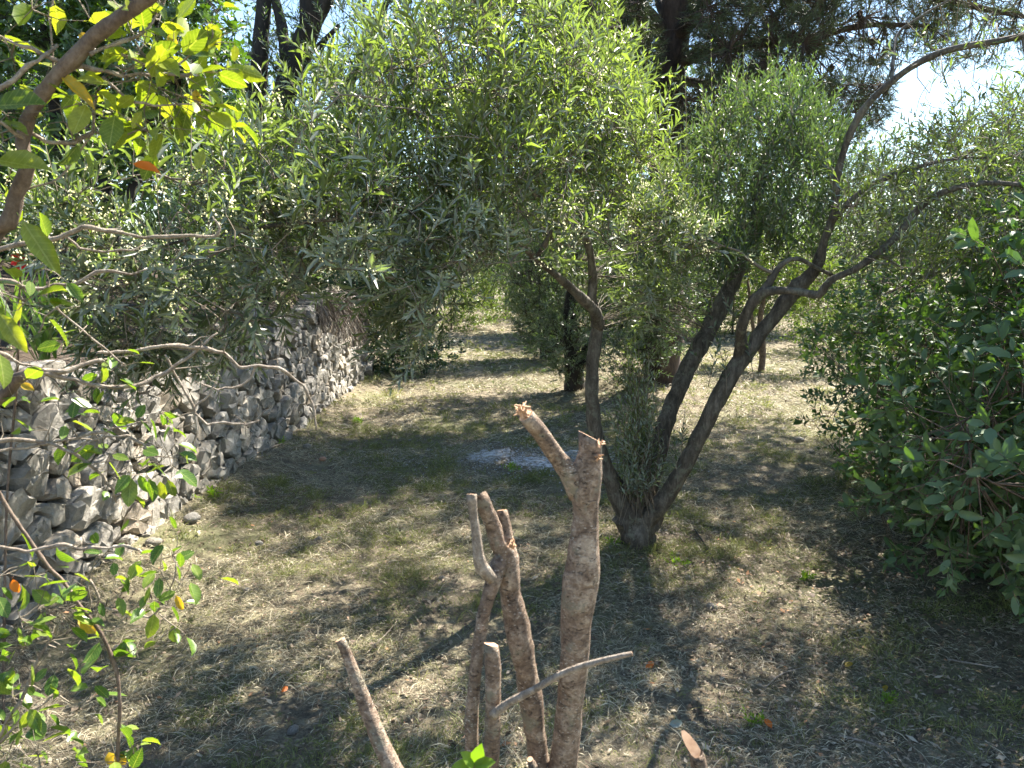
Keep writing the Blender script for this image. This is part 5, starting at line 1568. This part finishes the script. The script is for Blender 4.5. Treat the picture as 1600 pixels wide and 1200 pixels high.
V, f = tube([at(34, 408, 2.2), at(30, 470, 2.2), at(26, 600, 2.3), at(10, 800, 2.3), at(5, 1130, 2.3)], [.002, .003, .004, .004, .005], 6, .05)
child('stem', make_mesh('stem', V, f, None, M_BARK_BROWN, True), rf)

# ------------------------------------------------------------------ the pale ash patch, stones, fallen leaves and sticks
def flat_patch(cx, cy, rx, ry, seed):
    """an uneven low heap with a ragged edge"""
    r = np.random.default_rng(seed)
    n, m = 72, 9
    th = np.linspace(0, 2 * math.pi, n, endpoint=False)
    edge = .62 + .75 * vnoise(np.stack([np.cos(th) * 2.6 + seed, np.sin(th) * 2.6], 1), 1, seed) + .25 * (vnoise(np.stack([np.cos(th) * 9, np.sin(th) * 9 + seed], 1), 1, seed) - .5)
    V = [[cx, cy, gz(cx, cy) + .022]]
    for k in range(1, m + 1):
        t = k / m
        p = np.stack([cx + np.cos(th) * rx * edge * t, cy + np.sin(th) * ry * edge * t], 1)
        z = ground_h(p) + .022 * (1 - t ** 2) + .012 * (vnoise(p, 14, seed) - .5) - .004 * (k == m)
        V += np.concatenate([p, z[:, None]], 1).tolist()
    i = np.arange(n); j = (i + 1) % n
    T = np.stack([np.zeros(n, int), 1 + i, 1 + j], 1)
    Q = np.concatenate([np.stack([1 + (k - 1) * n + i, 1 + k * n + i, 1 + k * n + j, 1 + (k - 1) * n + j], 1) for k in range(1, m)])
    return np.array(V), [Q, T]


M_ASH = plain_mat('ash', [(.40, (.18, .16, .135)), (.5, (.37, .355, .335)), (.62, (.58, .57, .56))], .95, False, 26)
ash = thing('ash_patch', (ASH[0], ASH[1], gz(*ASH)), 'pale grey-white ash patch left on the path behind the pruned stems', 'ash')
V, f = flat_patch(-.22, 6.95, .24, .34, 4)
child('ash_heap', make_mesh('ash_heap', V, f, None, M_ASH, True), ash)
V, f = flat_patch(.30, 6.62, .30, .24, 5)
child('ash_heap', make_mesh('ash_heap', V, f, None, M_ASH, True), ash)
V, f = flat_patch(.62, 7.0, .26, .22, 9)
child('ash_heap', make_mesh('ash_heap', V, f, None, M_ASH, True), ash)
n = 2200
p = np.stack([RG.normal(ASH[0], .5, n), RG.normal(ASH[1], .36, n)], 1)
P_ = on_ground(p, .012)
s = RG.uniform(.003, .012, n)
P4 = np.repeat(P_[:, None], 4, 1) + np.array([[1, 0, -.4], [-.5, .87, -.4], [-.5, -.87, -.4], [0, 0, .7]])[None] * s[:, None, None]
fs = (np.arange(n)[:, None, None] * 4 + np.array([[0, 1, 3], [1, 2, 3], [2, 0, 3]])[None]).reshape(-1, 3)
child('ash_crumbs', make_mesh('ash_crumbs', P4.reshape(-1, 3), [fs], None, M_ASH), ash, 'stuff')

pebble = []
for k in range(4):
    d = []
    m, q = 6, 9
    V = [[0, 0, .42]]
    for a in range(1, m):
        for b in range(q):
            ph, th = math.pi * a / m, 2 * math.pi * b / q
            V.append([math.sin(ph) * math.cos(th) * .5, math.sin(ph) * math.sin(th) * .42, math.cos(ph) * .36])
    V.append([0, 0, -.36])
    V = np.array(V); V = V * (.75 + .5 * vnoise(V + k * 9, 3.0, k))[:, None]
    b_ = np.arange(q); c_ = (b_ + 1) % q
    T = np.concatenate([np.stack([np.zeros(q, int), 1 + b_, 1 + c_], 1), np.stack([np.full(q, len(V) - 1), 1 + (m - 2) * q + c_, 1 + (m - 2) * q + b_], 1)])
    Q = np.concatenate([np.stack([1 + a * q + b_, 1 + (a + 1) * q + b_, 1 + (a + 1) * q + c_, 1 + a * q + c_], 1) for a in range(m - 2)])
    pebble.append(make_mesh('loose_stone', V, [Q, T], None, M_STONE, True))


def ground_at(px_, py_):
    u, v = (px_ - 800) / F, (600 - py_) / F
    d = np.array([u, CP + v * SP, -SP + v * CP])
    t = CAM_H / -d[2]
    for _ in range(4):
        p = d * t
        t = (CAM_H - gz(p[0], p[1])) / -d[2]
    return d * t + np.array([0, 0, CAM_H])


spots = [(405, 852, .055, 'pale round stone in the grass beside the lower wall stones'), (385, 925, .05, 'pale stone in the grass just beyond the leafy sapling'), (498, 845, .05, 'pale pebble in the grass above the sawn left stem'),
         (545, 880, .04, 'small pebble in grass up from the short left stem tip'), (1112, 952, .06, 'whitish stone on shaded ground below the olive trunk'), (1120, 742, .06, 'pale stone on the ground under the right olive limb'),
         (458, 1145, .05, 'grey stone near the bottom edge beside the sapling'), (395, 775, .05, 'flat stone close to the wall foot in mid wall'), (690, 905, .035, 'small stone left of the paired sawn stems'),
         (1075, 905, .045, 'stone beside the olive trunk foot on its shaded side'), (1060, 870, .05, 'stone touching the bulging olive trunk base'), (1250, 690, .10, 'largest pale stone at the hedge foot by the sunlit field'),
         (1268, 708, .07, 'smaller pale stone at the hedge foot by the sunlit field'), (640, 690, .05, 'stone on the path before the ash patch'), (300, 815, .12, 'fallen wall stone lying at the foot of the near wall'),
         (240, 852, .10, 'fallen wall stone half hidden by sapling leaves'), (480, 700, .08, 'fallen wall stone at the foot of the middle wall'), (1225, 1010, .03, 'small pebble on bare shaded soil below the hedge')]
for k, (x, y, s, lab) in enumerate(spots):
    q = ground_at(x, y)
    o = obj('loose_stone', pebble[k % 4], None, (q[0], q[1], q[2] + s * .2))
    o.scale = (s, s * RG.uniform(.8, 1.2), s * RG.uniform(.7, 1)); o.rotation_euler = (RG.normal(0, .2), RG.normal(0, .2), RG.uniform(0, 6))
    tag(o, lab, 'stone', 'loose stones on the ground')
q = ground_at(504, 720)
o = obj('loose_stone', pebble[1], None, (q[0], q[1], q[2] + .015)); o.scale = (.07, .06, .06)
M_PINK = plain_mat('terracotta', [(.3, (.40, .20, .13)), (.7, (.52, .30, .21))], .9, False, 25)
me2 = pebble[1].copy(); me2.materials.clear(); me2.materials.append(M_PINK); o.data = me2
tag(o, 'pinkish terracotta lump on the path near the wall', 'stone')

for k, (x, y, m, lab) in enumerate([
        (1205, 1146, M_ORANGE, 'orange fallen leaf on shaded ground at the bottom'), (1022, 1042, M_ORANGE, 'orange fallen leaf beside the thin dead twig tip'), (1330, 1042, M_YELLOW, 'yellow fallen leaf on bare soil below the hedge'),
        (1385, 1078, M_YELLOW, 'yellowish leaf lying lower on the soil below the hedge'), (1500, 1030, M_LITTER, 'pale dry leaf on dark soil under the hedge'), (500, 800, M_LITTER, 'curled dry leaf on the path in front of the wall'),
        (700, 1165, M_LITTER, 'brown leaf on the grass at the foot of the sawn stems'), (1045, 1140, M_OLIVE, 'grey-green leaf on the grass right of the thickest stem'), (1085, 1120, M_LITTER, 'pale brown leaf above the peach-coloured sawn stub'),
        (590, 1040, M_LITTER, 'tan leaf on grass near the short left stem'), (1480, 1090, M_LITTER, 'brown leaf near the lower right corner'), (1270, 940, M_LITTER, 'light brown leaf on the soil edge below the hedge'), (450, 1080, M_ORANGE, 'reddish leaf on sunlit ground by the sapling')]):
    q = ground_at(x, y)
    L_ = RG.uniform(.035, .06)
    o = bpy.data.objects.new('fallen_leaf', leaf_template('oval', m, .55, k % 3))
    COL.objects.link(o)
    o.location = (q[0], q[1], q[2] + .022); o.scale = (L_, L_, L_)
    o.rotation_euler = (RG.normal(0, .35), RG.normal(0, .3), RG.uniform(0, 6.28))
    tag(o, lab, 'leaf', 'fallen leaves')

for k, (x0, y0, x1, y1, r, lab) in enumerate([
        (1300, 1010, 1380, 1006, .004, 'straight pale stick on shaded ground below the hedge'), (1310, 1155, 1400, 1200, .004, 'thin pale stick lying near the bottom edge'), (1195, 1080, 1275, 1045, .003, 'thin slanting twig on the shaded ground'),
        (620, 975, 570, 1030, .003, 'thin strip in place of a stem shadow on sunlit grass'), (1085, 830, 1120, 890, .006, 'dark curved twig beside the olive trunk foot'), (500, 850, 440, 870, .003, 'bent pale twig on the grass in front of the wall'),  # first strip here is modelled along the shadow line of a leaning stem
        (380, 720, 460, 690, .007, 'dark stick leaning by the wall foot'), (1480, 1035, 1560, 1050, .004, 'pale twig on dark soil under the hedge')]):
    a, b = ground_at(x0, y0), ground_at(x1, y1)
    m = (a + b) / 2 + np.array([RG.normal(0, .03), RG.normal(0, .03), .02])
    V, f = tube([a + np.array([0, 0, .015]), m, b + np.array([0, 0, .02])], [r, r * .9, r * .5], 7, .03, .2, k)
    tag(obj('fallen_twig', make_mesh('fallen_twig', V, f, None, M_BARK_TWIG if k != 4 else M_BARK_DARK, True)), lab, 'twig')

# green weeds
def weed(x, y, n, L, label, group):
    q = ground_at(x, y)
    root = thing('weed', q, label, 'weed', group)
    base = np.repeat(q[None], n, 0) + RG.normal(0, .02, (n, 3)) * np.array([1, 1, 0])
    d = np.stack([RG.normal(0, .8, n), RG.normal(0, .8, n), np.ones(n) * .8], 1)
    arr = shoot_leaves(base, d, np.full(n, L), 4, L * .45, .4, .9, .4)
    foliage(root, arr, 'oval4', M_BRIGHT, 0, 'leaves')


for (x, y, L, lab) in ((330, 780, .10, 'green weed tuft against the lower wall stones'), (430, 692, .09, 'green weed at the foot of the middle wall'), (800, 735, .08, 'green weed growing out of the ash patch'), (560, 660, .09, 'green weed on the path near the far wall end'),
                       (1180, 1130, .05, 'tiny weed on shaded ground near the bottom edge'), (1390, 1100, .05, 'tiny weed on the soil toward the lower right corner'), (1260, 905, .06, 'low weed between the olive trunk and the hedge'), (960, 852, .06, 'low weed left of the olive trunk foot'),
                       (1062, 884, .06, 'low weed right of the olive trunk foot')):
    weed(x, y, 7, L, lab, 'weeds')
